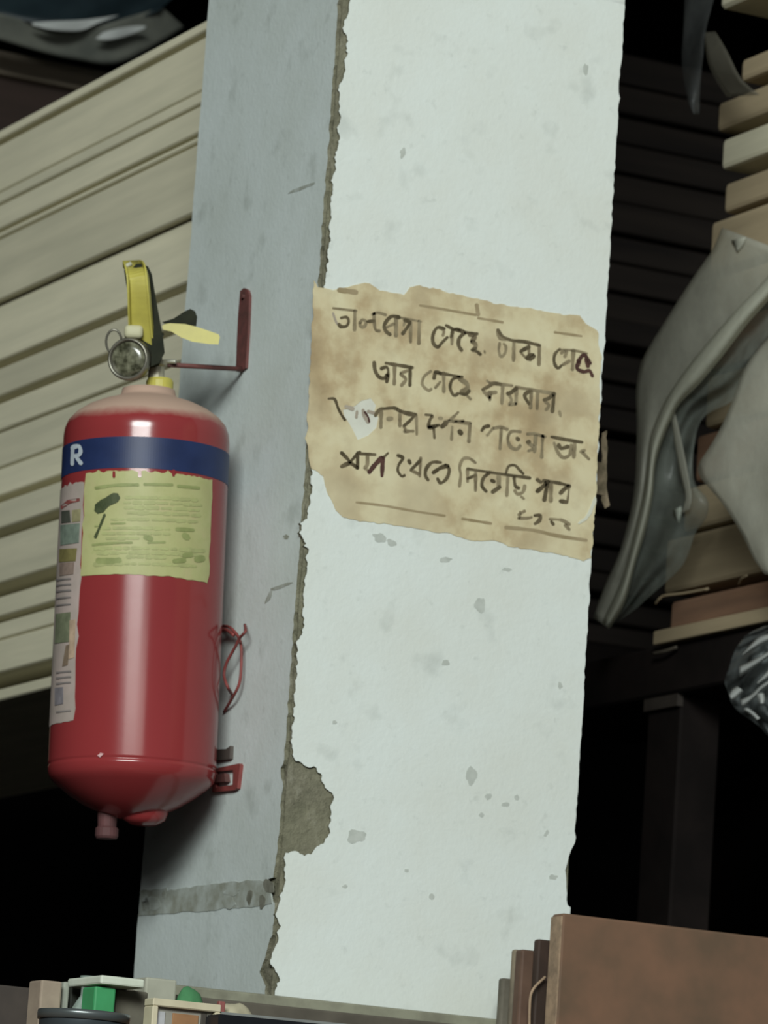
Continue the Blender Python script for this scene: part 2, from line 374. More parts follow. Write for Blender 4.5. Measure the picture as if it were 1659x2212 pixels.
# strokes: (frame, ink 0 dark / 1 mid / 2 faint / 3 border brown / 4 maroon, width, points)
S = [
 (TA,1,28,[(200,135),(330,150),(460,165)]),(TA,0,36,[(290,245),(350,235),(375,280),(350,335),(290,340),(265,315)]),(TA,2,24,[(200,190),(235,290),(275,335)]),(TA,1,36,[(445,160),(440,380)]),
 (TA,1,36,[(500,300),(530,265),(570,290),(550,340),(510,340),(500,300)]),(TA,0,34,[(580,285),(660,278)]),(TA,1,36,[(660,190),(660,280),(675,375),(720,390)]),(TA,1,36,[(640,205),(700,185),(790,210)]),
 (TA,0,44,[(940,238),(850,228),(775,320),(790,390),(840,430)]),(TA,1,42,[(905,240),(905,445)]),(TA,1,30,[(800,350),(880,310)]),
 (TA,1,34,[(1010,265),(990,330)]),(TA,0,38,[(980,420),(1040,335),(1060,290),(1000,268)]),(TA,1,40,[(1068,290),(1068,515)]),(TA,1,42,[(1165,280),(1160,530)]),(TA,1,26,[(850,230),(960,242),(1185,285)]),
 (TA,0,36,[(1450,365),(1370,350),(1320,430),(1320,520),(1370,570),(1420,520),(1480,460)]),(TA,1,34,[(1380,350),(1440,385),(1430,440)]),(TA,0,36,[(1530,440),(1540,380),(1600,370),(1660,395)]),(TA,1,34,[(1545,400),(1520,460)]),
 (TB,0,36,[(-90,120),(0,165),(130,200),(260,215)]),(TB,1,34,[(-20,170),(-25,330)]),(TB,0,42,[(120,205),(60,260),(50,340),(85,400)]),(TB,1,48,[(170,230),(235,235),(200,300)]),(TB,1,46,[(200,300),(245,340),(210,400)]),(TB,0,36,[(245,375),(200,395),(250,410),(295,445)]),(TB,1,20,[(340,405),(345,430)]),
 (TB,0,36,[(490,170),(540,240),(620,280),(700,295),(800,305),(960,345)]),(TB,1,50,[(495,185),(520,265),(590,270)]),(TB,1,34,[(510,320),(500,400),(525,470),(570,430),(580,360),(555,325)]),(TB,1,40,[(670,310),(665,515)]),
 (TB,0,44,[(745,412),(800,380),(840,362)]),(TB,1,36,[(745,420),(790,470),(830,500)]),(TB,0,50,[(815,490),(850,455),(890,460),(850,500)]),(TB,1,34,[(835,345),(840,450)]),(TB,1,42,[(955,345),(950,560)]),
 (TB,0,36,[(1185,385),(1130,440),(1120,530),(1160,600),(1200,570)]),(TB,1,38,[(1200,430),(1260,405),(1240,470)]),(TB,1,38,[(1220,560),(1290,520)]),(TB,1,40,[(1335,400),(1325,615)]),(TB,1,28,[(1190,395),(1340,400),(1490,435)]),
 (TB,4,48,[(1390,525),(1445,450),(1485,480),(1520,545)]),(TB,4,46,[(1400,530),(1375,600),(1450,640),(1515,628),(1550,690)]),(TB,4,38,[(1475,500),(1500,580)]),
 (TA,0,42,[(660,740),(670,830),(710,900),(770,920),(810,880)]),(TA,0,38,[(740,812),(800,795),(818,850),(800,960)]),(TA,0,40,[(790,750),(880,765),(1090,800)]),(TA,1,42,[(890,780),(885,985)]),(TA,0,38,[(1065,800),(1060,1000)]),(TA,1,36,[(960,860),(1060,825)]),(TA,1,36,[(955,875),(1015,930),(965,1000)]),
 (TA,1,34,[(1295,840),(1220,900),(1200,990),(1265,1055),(1300,1040)]),(TA,0,38,[(1330,920),(1350,850),(1410,870)]),(TA,1,34,[(1400,960),(1345,1025)]),(TA,1,36,[(1440,860),(1440,1070)]),(TA,0,34,[(1340,850),(1500,880),(1650,905)]),(TA,0,38,[(1620,905),(1540,930),(1510,1020),(1550,1110),(1600,1090)]),
 (TB,1,36,[(-10,690),(80,705)]),(TB,1,50,[(60,720),(140,770),(145,830),(80,860)]),(TB,0,42,[(70,880),(130,892),(170,850)]),(TB,1,30,[(130,892),(185,945)]),
 (TB,1,30,[(370,740),(420,780)]),(TB,0,42,[(320,840),(390,800),(440,770),(520,780)]),(TB,1,40,[(330,860),(400,930)]),(TB,1,46,[(390,880),(470,870)]),(TB,1,34,[(405,880),(400,955)]),(TB,1,32,[(400,762),(650,795)]),(TB,1,40,[(545,785),(535,995)]),
 (TB,0,44,[(700,822),(640,870),(600,885)]),(TB,1,40,[(700,825),(692,1000)]),(TB,1,34,[(620,905),(645,960),(615,1010),(690,995)]),(TB,1,36,[(690,810),(860,840),(1135,885)]),
 (TB,0,40,[(850,855),(790,905),(840,1000)]),(TB,1,42,[(865,860),(855,1045)]),(TB,1,38,[(935,872),(930,1055)]),(TB,0,46,[(1120,882),(1060,935),(1008,955)]),(TB,0,42,[(1120,885),(1100,1085)]),(TB,1,38,[(1015,970),(1062,1015),(1030,1065)]),(TB,1,36,[(1180,1085),(1192,1135)]),
 (TC,0,32,[(100,115),(170,120),(210,220),(250,300),(290,360)]),(TC,2,44,[(300,205),(380,232)]),(TC,2,34,[(430,262),(420,330)]),(TC,4,26,[(520,270),(560,330),(570,380)]),(TC,2,44,[(500,245),(520,320),(560,385)]),(TC,2,36,[(560,262),(640,285)]),
 (TC,0,40,[(640,310),(690,240),(750,230),(860,222),(940,262)]),(TC,1,42,[(710,260),(705,450)]),(TC,1,54,[(790,350),(830,345)]),(TC,0,48,[(900,245),(1000,282),(1110,300)]),(TC,1,46,[(925,290),(925,430)]),(TC,0,34,[(1110,295),(1040,370),(970,430)]),(TC,1,32,[(1115,295),(1120,530)]),(TC,1,44,[(980,492),(1080,490)]),(TC,1,32,[(970,430),(1000,495)]),
 (TC,0,36,[(1220,300),(1300,312),(1272,360),(1260,450),(1345,430)]),(TC,0,34,[(1315,450),(1325,570)]),(TC,1,38,[(1380,340),(1410,342)]),(TC,0,34,[(1260,440),(1380,422)]),(TC,0,54,[(1412,440),(1460,395)]),(TC,1,34,[(1600,270),(1540,330),(1450,400)]),(TC,1,34,[(1440,375),(1660,372)]),(TC,1,34,[(1530,440),(1522,590)]),
 (TD,1,38,[(-10,160),(185,182)]),(TD,1,36,[(178,182),(165,385)]),(TD,0,56,[(62,270),(78,292)]),
 (TD,0,40,[(310,262),(340,222),(390,210)]),(TD,1,36,[(440,230),(370,315)]),(TD,1,40,[(430,240),(520,222),(595,248)]),(TD,1,34,[(528,240),(515,465)]),(TD,1,36,[(745,275),(640,272),(602,350),(630,440),(700,470),(740,430)]),(TD,0,46,[(705,345),(718,362)]),
 (TD,1,34,[(820,300),(900,298),(1020,330)]),(TD,0,46,[(822,392),(842,385)]),(TD,1,36,[(830,400),(895,455),(830,490)]),(TD,1,40,[(915,312),(900,500)]),(TD,1,36,[(992,320),(980,560)]),
 (TD,0,38,[(1090,330),(1250,362),(1435,392)]),(TD,0,42,[(1170,420),(1200,460),(1272,440)]),(TD,1,38,[(1120,400),(1160,500),(1220,562),(1295,530),(1312,420)]),(TD,1,42,[(1352,392),(1340,560)]),(TD,1,40,[(1420,500),(1462,482)]),(TD,1,34,[(1440,510),(1512,582)]),
 (TC,0,38,[(250,740),(320,810),(350,850)]),(TC,0,44,[(250,900),(350,862),(430,912)]),(TC,0,36,[(350,850),(430,755),(465,730)]),(TC,0,38,[(437,740),(437,920)]),(TC,0,36,[(440,750),(640,762)]),(TC,1,40,[(550,770),(548,880),(520,915),(570,950)]),(TC,4,56,[(715,800),(640,875),(570,965)]),(TC,4,46,[(728,800),(718,1010)]),(TC,0,28,[(740,790),(790,742)]),
 (TC,0,36,[(900,770),(960,800),(912,880),(902,950),(945,1010),(980,1000)]),(TC,0,42,[(1030,830),(1042,862)]),(TC,0,40,[(1160,830),(1050,942)]),(TC,1,38,[(1050,942),(1130,980),(1155,1005)]),(TC,1,32,[(1165,800),(1155,1015)]),
 (TC,0,38,[(1400,852),(1300,850),(1232,920),(1220,1000),(1252,1055)]),(TC,0,46,[(1480,892),(1400,912),(1310,970)]),(TC,0,40,[(1450,880),(1495,930),(1470,1030),(1400,1090),(1360,1040)]),
 (TD,1,36,[(240,622),(170,572),(100,580),(62,670),(75,760),(60,885)]),(TD,1,36,[(150,700),(150,832)]),(TD,0,38,[(150,800),(242,762)]),(TD,1,38,[(242,700),(240,935)]),(TD,0,34,[(150,690),(350,720),(560,752),(850,792)]),
 (TD,0,38,[(400,732),(330,790),(312,880),(360,942)]),(TD,0,42,[(420,820),(450,832)]),(TD,1,46,[(500,742),(500,900)]),(TD,0,40,[(430,950),(512,892)]),(TD,1,40,[(602,762),(590,990)]),(TD,0,32,[(580,742),(610,662),(680,650),(730,700),(775,745)]),
 (TD,0,44,[(672,790),(685,880),(725,905)]),(TD,1,38,[(792,880),(770,950),(710,972),(680,932)]),(TD,1,24,[(750,1000),(782,1025)]),
 (TD,0,36,[(930,810),(975,842)]),(TD,0,48,[(1050,832),(990,892),(930,942)]),(TD,0,46,[(1045,850),(1010,1040)]),(TD,1,44,[(1085,850),(1082,1050)]),(TD,0,38,[(1000,822),(1180,850),(1292,882)]),(TD,0,48,[(1290,882),(1240,912),(1190,962)]),(TD,0,44,[(1190,1050),(1262,1062)]),(TD,1,24,[(1288,892),(1268,1070)]),
 (TD,1,36,[(720,1205),(790,1162)]),(TD,1,36,[(720,1242),(820,1242),(870,1230)]),(TD,0,36,[(900,1212),(965,1212),(952,1270),(905,1305)]),(TD,1,38,[(1070,1252),(1200,1262),(1290,1312)]),(TD,0,40,[(1088,1280),(1112,1312)]),(TD,1,34,[(1245,1320),(1290,1370)]),(TD,1,30,[(740,1170),(735,1250)]),
 (T5,3,12,[(310,1215),(450,1232),(620,1262),(770,1285)]),(T5,3,14,[(860,1300),(1010,1325)]),(T5,3,18,[(1085,1345),(1230,1360),(1350,1388),(1505,1412)]),(T5,3,12,[(640,192),(760,212),(930,242)]),(T5,3,22,[(935,190),(942,240)]),(T5,3,14,[(942,258),(1070,280)]),(T5,3,12,[(1340,332),(1480,352)]),(T5,3,26,[(220,112),(310,125)]),
]
inks = [simple('ink_dark', (.15, .12, .07, 1), (.07, .055, .03, 1), 60, .8, spec=.2), simple('ink_worn', (.30, .25, .155, 1), (.17, .135, .08, 1), 50, .8, spec=.2),
        simple('ink_faint', (.40, .35, .28, 1), (.33, .28, .22, 1), 50, .8, spec=.2), simple('border_brown', (.36, .29, .18, 1), (.28, .22, .12, 1), 40, .8, spec=.2), simple('ink_maroon', (.10, .05, .04, 1), (.06, .03, .025, 1), 60, .8, spec=.2)]
groups = {}
for T_, ink, wd, pts in S:
    P_ = [T_(p) for p in pts]; mx = sum(p[0] for p in P_)/len(P_); my = sum(p[1] for p in P_)/len(P_); v_ = my-.165*(mx-980)
    sc = K5 if T_ is T5 else (5.351 if T_ is TC else 5.184)
    if ink == 3:
        bm = bmesh.new(); ribbon(bm, P_, wd/sc, fr, .00085); obj('border_line', bm, inks[3], sign); continue
    k = 0 if v_ < 788 else 1 if v_ < 882 else 2 if v_ < 978 else 3 if v_ < 1062 else 4
    groups.setdefault(k, []).append((ink, wd/sc, P_))
for k in sorted(groups):
    bm = bmesh.new()
    for ink in (2, 1, 0, 4):
        for i_, w_, P_ in groups[k]:
            if i_ == ink:
                n0 = len(bm.faces); ribbon(bm, P_, w_, fr, .00085+(.00003*(2-ink) if ink < 4 else .00009)); bm.faces.ensure_lookup_table()
                for f in bm.faces[n0:]: f.material_index = {0: 0, 1: 1, 2: 2, 4: 3}[ink]
    o = obj('lettering', bm, inks[0], sign); o['kind'] = 'stuff'; o['label'] = ['top line of script', 'second line of script', 'third line of script, torn at its start', 'fourth line of script', 'small signature under the script'][k]
    for j in (1, 2, 4): o.data.materials.append(inks[j])
# pale paper backing that still shows in the tear
obj('backing_paper', slab([(h[0], h[1]) for h in hole1], [], fr, .0001, .0004), simple('backing_white', (.68, .69, .60, 1), (.60, .60, .52, 1), 40, .8), sign)
# scrap of paper on the pillar's far edge
scr = ragged([(1299, 935), (1309, 930), (1311, 990), (1309, 1050), (1316, 1092), (1306, 1099), (1298, 1080), (1301, 1000)], 7, 3, 21)
zx = lambda px, py, d: on_y(px, py, .05) + Vector((0, -d, 0))
sc_ = slab(scr, [], zx, 0, .0012)
tb = bmesh.new(); tb.from_mesh(bpy.data.meshes.new('x'))
box(PXR-.004, on_y(1306, 1040, .05).x, .048, .0515, on_y(1300, 1070, .05).z, on_y(1300, 1000, .05).z, bm=sc_)
tag(obj('paper_scrap', sc_, simple('tan_scrap', (.30, .24, .16, 1), (.12, .10, .06, 1), 60), origin=on_y(1305, 1099, .05)), 'narrow tan paper scrap curling off the right edge of the pillar', 'paper scrap')
# =================================================================== fire extinguisher
B0 = on_x(284, 1690, -.098)                       # centre of the bottom rim
kk = (B0-CAM).dot(FW)/F                           # metres per pixel there
ext = empty('fire_extinguisher', B0, 'red fire extinguisher with blue band and yellow label hanging on the pillar', 'fire extinguisher')
ext.rotation_euler = (Matrix.Rotation(-A, 4, 'Z') @ Matrix.Rotation(math.radians(-1.9), 4, 'Y')).to_euler()
EM = Matrix.Translation(B0) @ ext.rotation_euler.to_matrix().to_4x4(); EI = EM.inverted()
R = 182*kk; KZ = kk*1.012
def ex_loc(px, py, Y=0):                          # pixel -> extinguisher space on the plane local y = Y
    o = EI @ CAM; d = EI.to_3x3() @ ray(px, py); t = (Y-o.y)/d.y; return o+d*t
def on_cyl(px, py, d=0):
    o = EI @ CAM; v = EI.to_3x3() @ ray(px, py); r = R+d
    a = v.x**2+v.y**2; b = 2*(o.x*v.x+o.y*v.y); c = o.x**2+o.y**2-r*r; D = b*b-4*a*c
    if D < 0:
        t = -b/(2*a); p = o+v*t; q = Vector((p.x, p.y)).normalized()*r; return Vector((q.x, q.y, p.z))
    return o+v*((-b-math.sqrt(D))/(2*a))
def body_mat():
    m = NT('red_enamel'); v = m.coord(rnd=False)
    f = m.noise(v, 30, 4); g = m.noise(v, 5, 3)
    c = m.ramp(g, [(.3, (.235, .032, .034, 1)), (.7, (.275, .036, .038, 1))])
    tc = m.n('ShaderNodeTexCoord'); sp = m.n('ShaderNodeSeparateXYZ'); m.l(tc.outputs['Object'], sp.inputs[0])
    ad = m.n('ShaderNodeMath', operation='MULTIPLY_ADD'); m.l(f, ad.inputs[0]); ad.inputs[1].default_value = .012; m.l(sp.outputs['Z'], ad.inputs[2])
    mr = m.n('ShaderNodeMapRange'); mr.inputs[1].default_value = 767*KZ+.006; mr.inputs[2].default_value = 790*KZ+.006; m.l(ad.outputs[0], mr.inputs[0])
    c = m.mix(mr.outputs[0], c, (.44, .30, .23, 1))          # settled dust on the shoulder
    m.col(c)
    rr = m.n('ShaderNodeMapRange'); m.l(mr.outputs[0], rr.inputs[0]); rr.inputs[3].default_value = .17; rr.inputs[4].default_value = .8; m.l(rr.outputs[0], m.b.inputs['Roughness'])
    m.b.inputs['Specular IOR Level'].default_value = .55; m.bump(f, .05, .001); return m.m
M_red = body_mat()
M_redp = simple('red_paint', (.24, .045, .04, 1), (.15, .03, .028, 1), 40, .5)
prof = [(0, -79), (30, -77), (65, -68), (105, -50), (140, -28), (163, -10), (172, -2), (178, 6), (181, 15), (182, 22), (182, 26), (180.5, 28), (180.5, 31), (182, 33), (182, 36), (182, 60), (182, 700), (182, 738), (182, 745), (180, 762), (173, 779), (158, 796), (136, 811), (108, 824), (80, 833), (64, 839), (60, 846), (58, 856), (44, 859), (0, 859)]
obj('cylinder', lathe([(r*kk, z*KZ) for r, z in prof], 96), M_red, ext, smooth=True, local=True)
M_yel = simple('yellow_plastic', (.50, .45, .09, 1), (.42, .37, .08, 1), 30, .45)
M_stl = simple('dull_steel', (.30, .29, .24, 1), (.16, .15, .12, 1), 40, .35, .7)
M_blk = simple('dark_metal', (.018, .02, .010, 1), (.010, .012, .006, 1), 40, .7, 0, .15)
def L(px, py, Y=0): return ex_loc(px, py, Y)
nx = L(345, 830).x
def T(x, y, z): return Matrix.Translation((x, y, z))
zc = L(345, 848).z
obj('collar', lathe([(0, zc-.004), (29*kk, zc-.004), (30*kk, zc), (30*kk, zc+24*kk), (27*kk, zc+30*kk), (0, zc+30*kk)], 24, M=T(nx, 0, 0)), M_yel, ext, smooth=False, local=True)
zn = zc+30*kk
obj('neck', lathe([(0, zn-.002), (18*kk, zn-.002), (18*kk, zn+26*kk), (24*kk, zn+30*kk), (24*kk, zn+40*kk), (0, zn+40*kk)], 20, M=T(L(338, 800).x, 0, 0)), simple('pale_metal', (.50, .47, .36, 1), None, 30, .4, .4), ext, smooth=False, local=True)
# valve block
def lbox(px0, py0, px1, py1, y0, y1, bev=.002):
    a = L(px0, py1); b = L(px1, py0); return box(a.x, b.x, y0, y1, a.z, b.z, bev, seg=2)
obj('valve_body', lbox(292, 722, 352, 796, -.018, .016, .007), M_blk, ext, smooth=True, local=True)
# pressure gauge, facing the lower left
gc = L(279, 776, -.026)
gdir = Vector((-.28, -1, -.12)).normalized(); GM = Matrix.Translation(gc) @ gdir.to_track_quat('Z', 'Y').to_matrix().to_4x4()
gr = 47*kk
obj('gauge', lathe([(0, -.012), (gr*.9, -.012), (gr, -.006), (gr, .003), (gr*.93, .006), (gr*.84, .005), (gr*.84, .001), (0, .001)], 40, M=GM), M_stl, ext, smooth=True, local=True)
gm = NT('gauge_face'); gv = gm.coord(rnd=False); gn = gm.noise(gv, 90, 3); gm.col(gm.ramp(gn, [(.36, (.035, .035, .02, 1)), (.56, (.15, .15, .10, 1)), (.74, (.30, .30, .22, 1))])); gm.set(.2, 0, .7)
gface = obj('gauge_face', lathe([(gr*.83, .0012), (gr*.80, .0030), (gr*.5, .0042), (0, .0046)], 32, M=GM), gm.m, ext, smooth=True, local=True)
# safety ring
rb = bmesh.new(); rc = L(246, 738, -.02); ring = [rc+Vector((math.cos(a)*17*kk, -.004*math.sin(a), math.sin(a)*25*kk)) for a in [i*math.pi/8 for i in range(17)]]
obj('pull_ring', tube(ring, 2.6*kk, 8, rb, sm=False), M_stl, ext, smooth=True, local=True)
obj('safety_pin', tube([L(258, 748, -.02), L(300, 738, -.016), L(352, 722, 0)], 4*kk, 8), M_stl, ext, smooth=True, local=True)
# upper lever: channel section swept along a curve
def channel(path, w0, w1, flange, th=.0018):
    bm = bmesh.new(); n = len(path); prev = None
    for i, (p, nrm) in enumerate(path):
        ww = (w0+(w1-w0)*i/(n-1))*.5; n_ = nrm.normalized(); t = (path[min(i+1, n-1)][0]-path[max(i-1, 0)][0]).normalized(); s = t.cross(n_).normalized()
        sec = [(-ww, flange), (-ww, 0), (ww, 0), (ww, flange), (ww-th, flange), (ww-th, th), (-ww+th, th), (-ww+th, flange)]
        ring = [bm.verts.new(p+s*a+n_*b) for a, b in sec]
        if prev:
            for k in range(8): bm.faces.new((prev[k], prev[(k+1) % 8], ring[(k+1) % 8], ring[k]))
        else: bm.faces.new(ring)
        prev = ring
    bm.faces.new(prev[::-1]); return fixn(bm)
pts = [L(312, 765, -.012), L(309, 735, -.018), L(306, 700, -.026), L(304, 665, -.034), L(302, 630, -.040), L(299, 600, -.041), L(293, 584, -.034), L(287, 577, -.022), L(285, 575, -.008)]
pts = smooth_pts(pts, 3); pp = []
for i, p in enumerate(pts):
    t = (pts[min(i+1, len(pts)-1)]-pts[max(i-1, 0)]).normalized(); s = Vector((1, -.28, 0)).normalized(); nn = s.cross(t); nn = nn if nn.y > 0 or i > 20 else nn; pp.append((p, nn))
obj('carry_handle', channel([(p, -n_) for p, n_ in pp], 58*kk, 40*kk, -.006), M_yel, ext, local=True)
lmap = lambda px, py, d: L(px, py, d)
g = obj('handle_flank', slab([(288, 577), (294, 570), (308, 570), (320, 576), (328, 592), (336, 640), (345, 690), (352, 728), (356, 762), (344, 784), (326, 792), (328, 740), (324, 690), (320, 640), (316, 600), (306, 579)], [], lmap, -.028, -.004), M_blk, ext, local=True); g['label'] = 'dark flank of the yellow handle'
g = obj('handle_flank', slab([(268, 584), (284, 579), (285, 625), (284, 652), (279, 640), (272, 612)], [], lmap, -.024, -.010), M_blk, ext, local=True); g['label'] = 'dark flank of the yellow handle'
g = obj('handle_tip', tube([L(268, 577, -.02), L(284, 569, -.02)], 5*kk, 8, sm=False), simple('worn_tip', (.55, .54, .44, 1)), ext, smooth=True, local=True)
g = obj('lever_pivot', lbox(270, 715, 312, 742, -.030, -.012, .004), simple('cream_plastic', (.52, .50, .33, 1)), ext, smooth=True, local=True)
# lower squeeze lever to the right
obj('squeeze_lever', slab([(350, 704), (356, 700), (368, 698), (400, 700), (425, 706), (455, 716), (472, 722), (475, 728), (472, 744), (450, 743), (415, 738), (392, 729), (370, 716), (352, 712)], [], lmap, -.022, -.004), M_yel, ext, local=True)
obj('spring_cover', slab([(350, 696), (375, 688), (398, 673), (411, 667), (421, 672), (426, 684), (424, 705), (400, 702), (356, 700)], [], lmap, .0, .014), M_blk, ext, local=True)
obj('silver_pin', tube([L(345, 782, .0), L(362, 781, -.002), L(380, 781, -.004)], 5*kk, 10), simple('bright_pin', (.6, .6, .5, 1), None, 30, .3, .5), ext, smooth=True, local=True)  # bright silver pin at the valve
sx = L(231, 1790).x; z1 = -60*KZ; z2 = L(231, 1812).z
obj('drain_spout', lathe([(0, z2), (22*kk, z2), (25*kk, z2+5*kk), (25*kk, z2+22*kk), (20*kk, z2+26*kk), (22*kk, z1), (0, z1)], 20, M=T(sx, 0, 0)), simple('dusty_maroon', (.12, .045, .045, 1), (.08, .035, .035, 1), 50, .7), ext, smooth=False, local=True)
obj('foot_lug', lathe([(0, -92*KZ), (28*kk, -90*KZ), (46*kk, -80*KZ), (52*kk, -66*KZ), (52*kk, -60*KZ)], 24, M=T(30*kk, 0, 0)), M_red, ext, smooth=True, local=True)
# band and labels on the barrel: patches in (angle, height)
def cyl_patch(th0, th1, ztop_, zbot_, d, n=40, th=.0004, wob=0, nz=1):
    bm = bmesh.new(); G = []
    for i in range(n+1):
        a = th0+(th1-th0)*i/n; col = []
        for j in range(nz+1):
            z0 = zbot_(a) if callable(zbot_) else zbot_; z1_ = ztop_(a) if callable(ztop_) else ztop_
            z = z0+(z1_-z0)*j/nz
            aa = a
            if wob and i in (0, n): aa += wob*noise.noise(Vector((i, z*150, 0)))
            if wob and j == 0: z += R*wob*.4*noise.noise(Vector((a*8, 3, 0)))
            if wob and j == nz: z += R*wob*.8*noise.noise(Vector((a*14, 7, 0)))
            col.append((bm.verts.new(((R+d+th)*math.cos(aa), (R+d+th)*math.sin(aa), z)), bm.verts.new(((R+d-.0005)*math.cos(aa), (R+d-.0005)*math.sin(aa), z))))
        G.append(col)
    for i in range(n):
        for j in range(nz):
            bm.faces.new((G[i][j][0], G[i+1][j][0], G[i+1][j+1][0], G[i][j+1][0]))
        bm.faces.new((G[i][nz][0], G[i+1][nz][0], G[i+1][nz][1], G[i][nz][1])); bm.faces.new((G[i][0][1], G[i+1][0][1], G[i+1][0][0], G[i][0][0]))
    for i in (0, n):
        for j in range(nz): bm.faces.new((G[i][j][1], G[i][j][0], G[i][j+1][0], G[i][j+1][1]))
    return fixn(bm)
ang = lambda p: math.atan2(p.y, p.x)
b1 = on_cyl(300, 943); b2 = on_cyl(300, 1011)
M_blue = simple('blue_band', (.022, .038, .115, 1), (.015, .026, .08, 1), 14, .42, spec=.3)
obj('blue_band', cyl_patch(-math.pi, math.pi, b1.z, b2.z, 0, 192), M_blue, ext, smooth=False, local=True)
# white letter on the band
cm = lambda px, py, d: on_cyl(px, py, d)
bm = bmesh.new()
for p in ([(156, 1003), (157, 966)], [(157, 966), (170, 964), (174, 974), (170, 983), (158, 985)], [(163, 985), (175, 1001)]): ribbon(bm, p, 8.5, cm, .0012)
M_wht = simple('printed_white', (.50, .56, .60, 1), (.40, .44, .5, 1), 30, .4)
o = obj('band_letter', bm, M_wht, ext, local=True); o['label'] = 'white letter R on the blue band'
# yellow instruction label
la, lb_ = on_cyl(181, 1120), on_cyl(455, 1120); zt1 = on_cyl(310, 1018).z; zb1 = on_cyl(310, 1242).z
a0 = ang(la); a1 = ang(lb_)
def labelmat():
    m = NT('yellow_label'); v = m.coord(rnd=False); f = m.noise(v, 25, 3); g = m.noise(v, 110, 3, .6)
    c = m.ramp(f, [(.35, (.40, .39, .18, 1)), (.55, (.43, .43, .20, 1)), (.75, (.47, .41, .22, 1))])
    c = m.mix(m.ramp(g, [(.5, BK), (.66, (.35, .35, .35, 1))]), c, (.36, .38, .15, 1)); m.col(c); m.set(.5, 0, .3); return m.m
M_ylab = labelmat()
obj('yellow_label', cyl_patch(a0, a1, zt1, zb1, 0, 44, .0006, .05, 12), M_ylab, ext, local=True)
M_olive = simple('olive_print', (.30, .33, .13, 1), (.22, .25, .09, 1), 60, .6)
M_olived = simple('dark_olive_print', (.07, .085, .035, 1), (.035, .05, .018, 1), 60, .6)
M_olivel = simple('pale_olive_print', (.40, .42, .18, 1), (.33, .34, .15, 1), 90, .6)
bm = bmesh.new(); RW = ribbon
for p, wd in (([(207, 1054), (250, 1048), (298, 1047)], 7), ([(312, 1046), (372, 1047)], 6), ([(385, 1050), (430, 1054)], 7), ([(200, 1177), (245, 1173), (285, 1172)], 5), ([(320, 1172), (356, 1171)], 5), ([(314, 1160), (326, 1164)], 12),
              ([(212, 1211), (236, 1212), (258, 1210)], 14), ([(376, 1212), (398, 1210)], 11), ([(398, 1200), (412, 1198)], 11), ([(425, 1208), (438, 1206)], 14), ([(205, 1137), (214, 1136)], 4), ([(240, 1131), (270, 1130)], 4), ([(382, 1143), (418, 1145)], 8), ([(398, 1156), (406, 1162)], 12)):
    ribbon(bm, p, wd, cm, .0011); obj('print_mark', bm, M_olive, ext, local=True); bm = bmesh.new()
for (x, y) in ((246, 1024), (302, 1022), (375, 1021)): b2_ = bmesh.new(); ribbon(b2_, [(x, y-4), (x, y+6)], 7, cm, .0012); obj('label_notch', b2_, M_red, ext, local=True)
bm.free()
bm = bmesh.new(); ribbon(bm, [(212, 1101), (225, 1088), (250, 1074)], 22, cm, .0013); o = obj('label_picture', bm, M_olived, ext, local=True); bm = bmesh.new(); ribbon(bm, [(226, 1112), (218, 1132), (206, 1160)], 6, cm, .0012)
o = obj('label_picture', bm, M_olived, ext, local=True); o['label'] = 'dark pictogram on the yellow label'
bm = bmesh.new()
random.seed(3)
for y, x0, x1 in ((1075, 272, 436), (1086, 268, 438), (1097, 270, 440), (1108, 276, 432), (1122, 240, 430), (1141, 225, 372), (1152, 222, 370), (1163, 230, 300), (1184, 205, 440), (1194, 210, 430), (1203, 275, 360), (1218, 205, 430)):
    x = x0
    while x < x1-6:
        l = random.uniform(8, 26); yy = y+((x-310)/170)**2*8+(x-310)*.02
        ribbon(bm, [(x, yy), (min(x+l, x1), yy)], random.uniform(5, 8.5), cm, .0010); x += l+random.uniform(4, 8)
obj('label_text', bm, M_olivel, ext, local=True)['kind'] = 'stuff'
# left paper label
lp0 = on_cyl(118, 1300); lp1 = on_cyl(172, 1200)
a2 = ang(on_cyl(182, 1120)) - .0; zt2 = on_cyl(165, 1043).z; zb2 = on_cyl(150, 1558).z
aR = ang(on_cyl(163, 1450))
M_pink = simple('faded_pink_paper', (.46, .37, .34, 1), (.36, .31, .27, 1), 22, .6)
obj('paper_label', cyl_patch(-math.pi-.25, aR, lambda a: zt2, lambda a: zb2, .0, 30, .0005, .05, 20), M_pink, ext, local=True)
def cpoly(poly, d):
    if len(poly) == 4:
        a, b, c, e = poly; return loft([a, ((a[0]+e[0])/2, (a[1]+e[1])/2), e], [b, ((b[0]+c[0])/2, (b[1]+c[1])/2), c], 12, 8, lambda x, y, q: on_cyl(x, y, d), lambda s_, t_: 0, .0003)
    bm = bmesh.new(); P = [Vector((x, y)) for x, y in poly]
    P = ragged(P, 7, 1.2, 2); t = tessellate_polygon([[Vector((p.x, p.y, 0)) for p in P]]); V = [bm.verts.new(on_cyl(p.x, p.y, d)) for p in P]
    for f in t:
        try: bm.faces.new([V[i] for i in f])
        except ValueError: pass
    return fixn(bm)
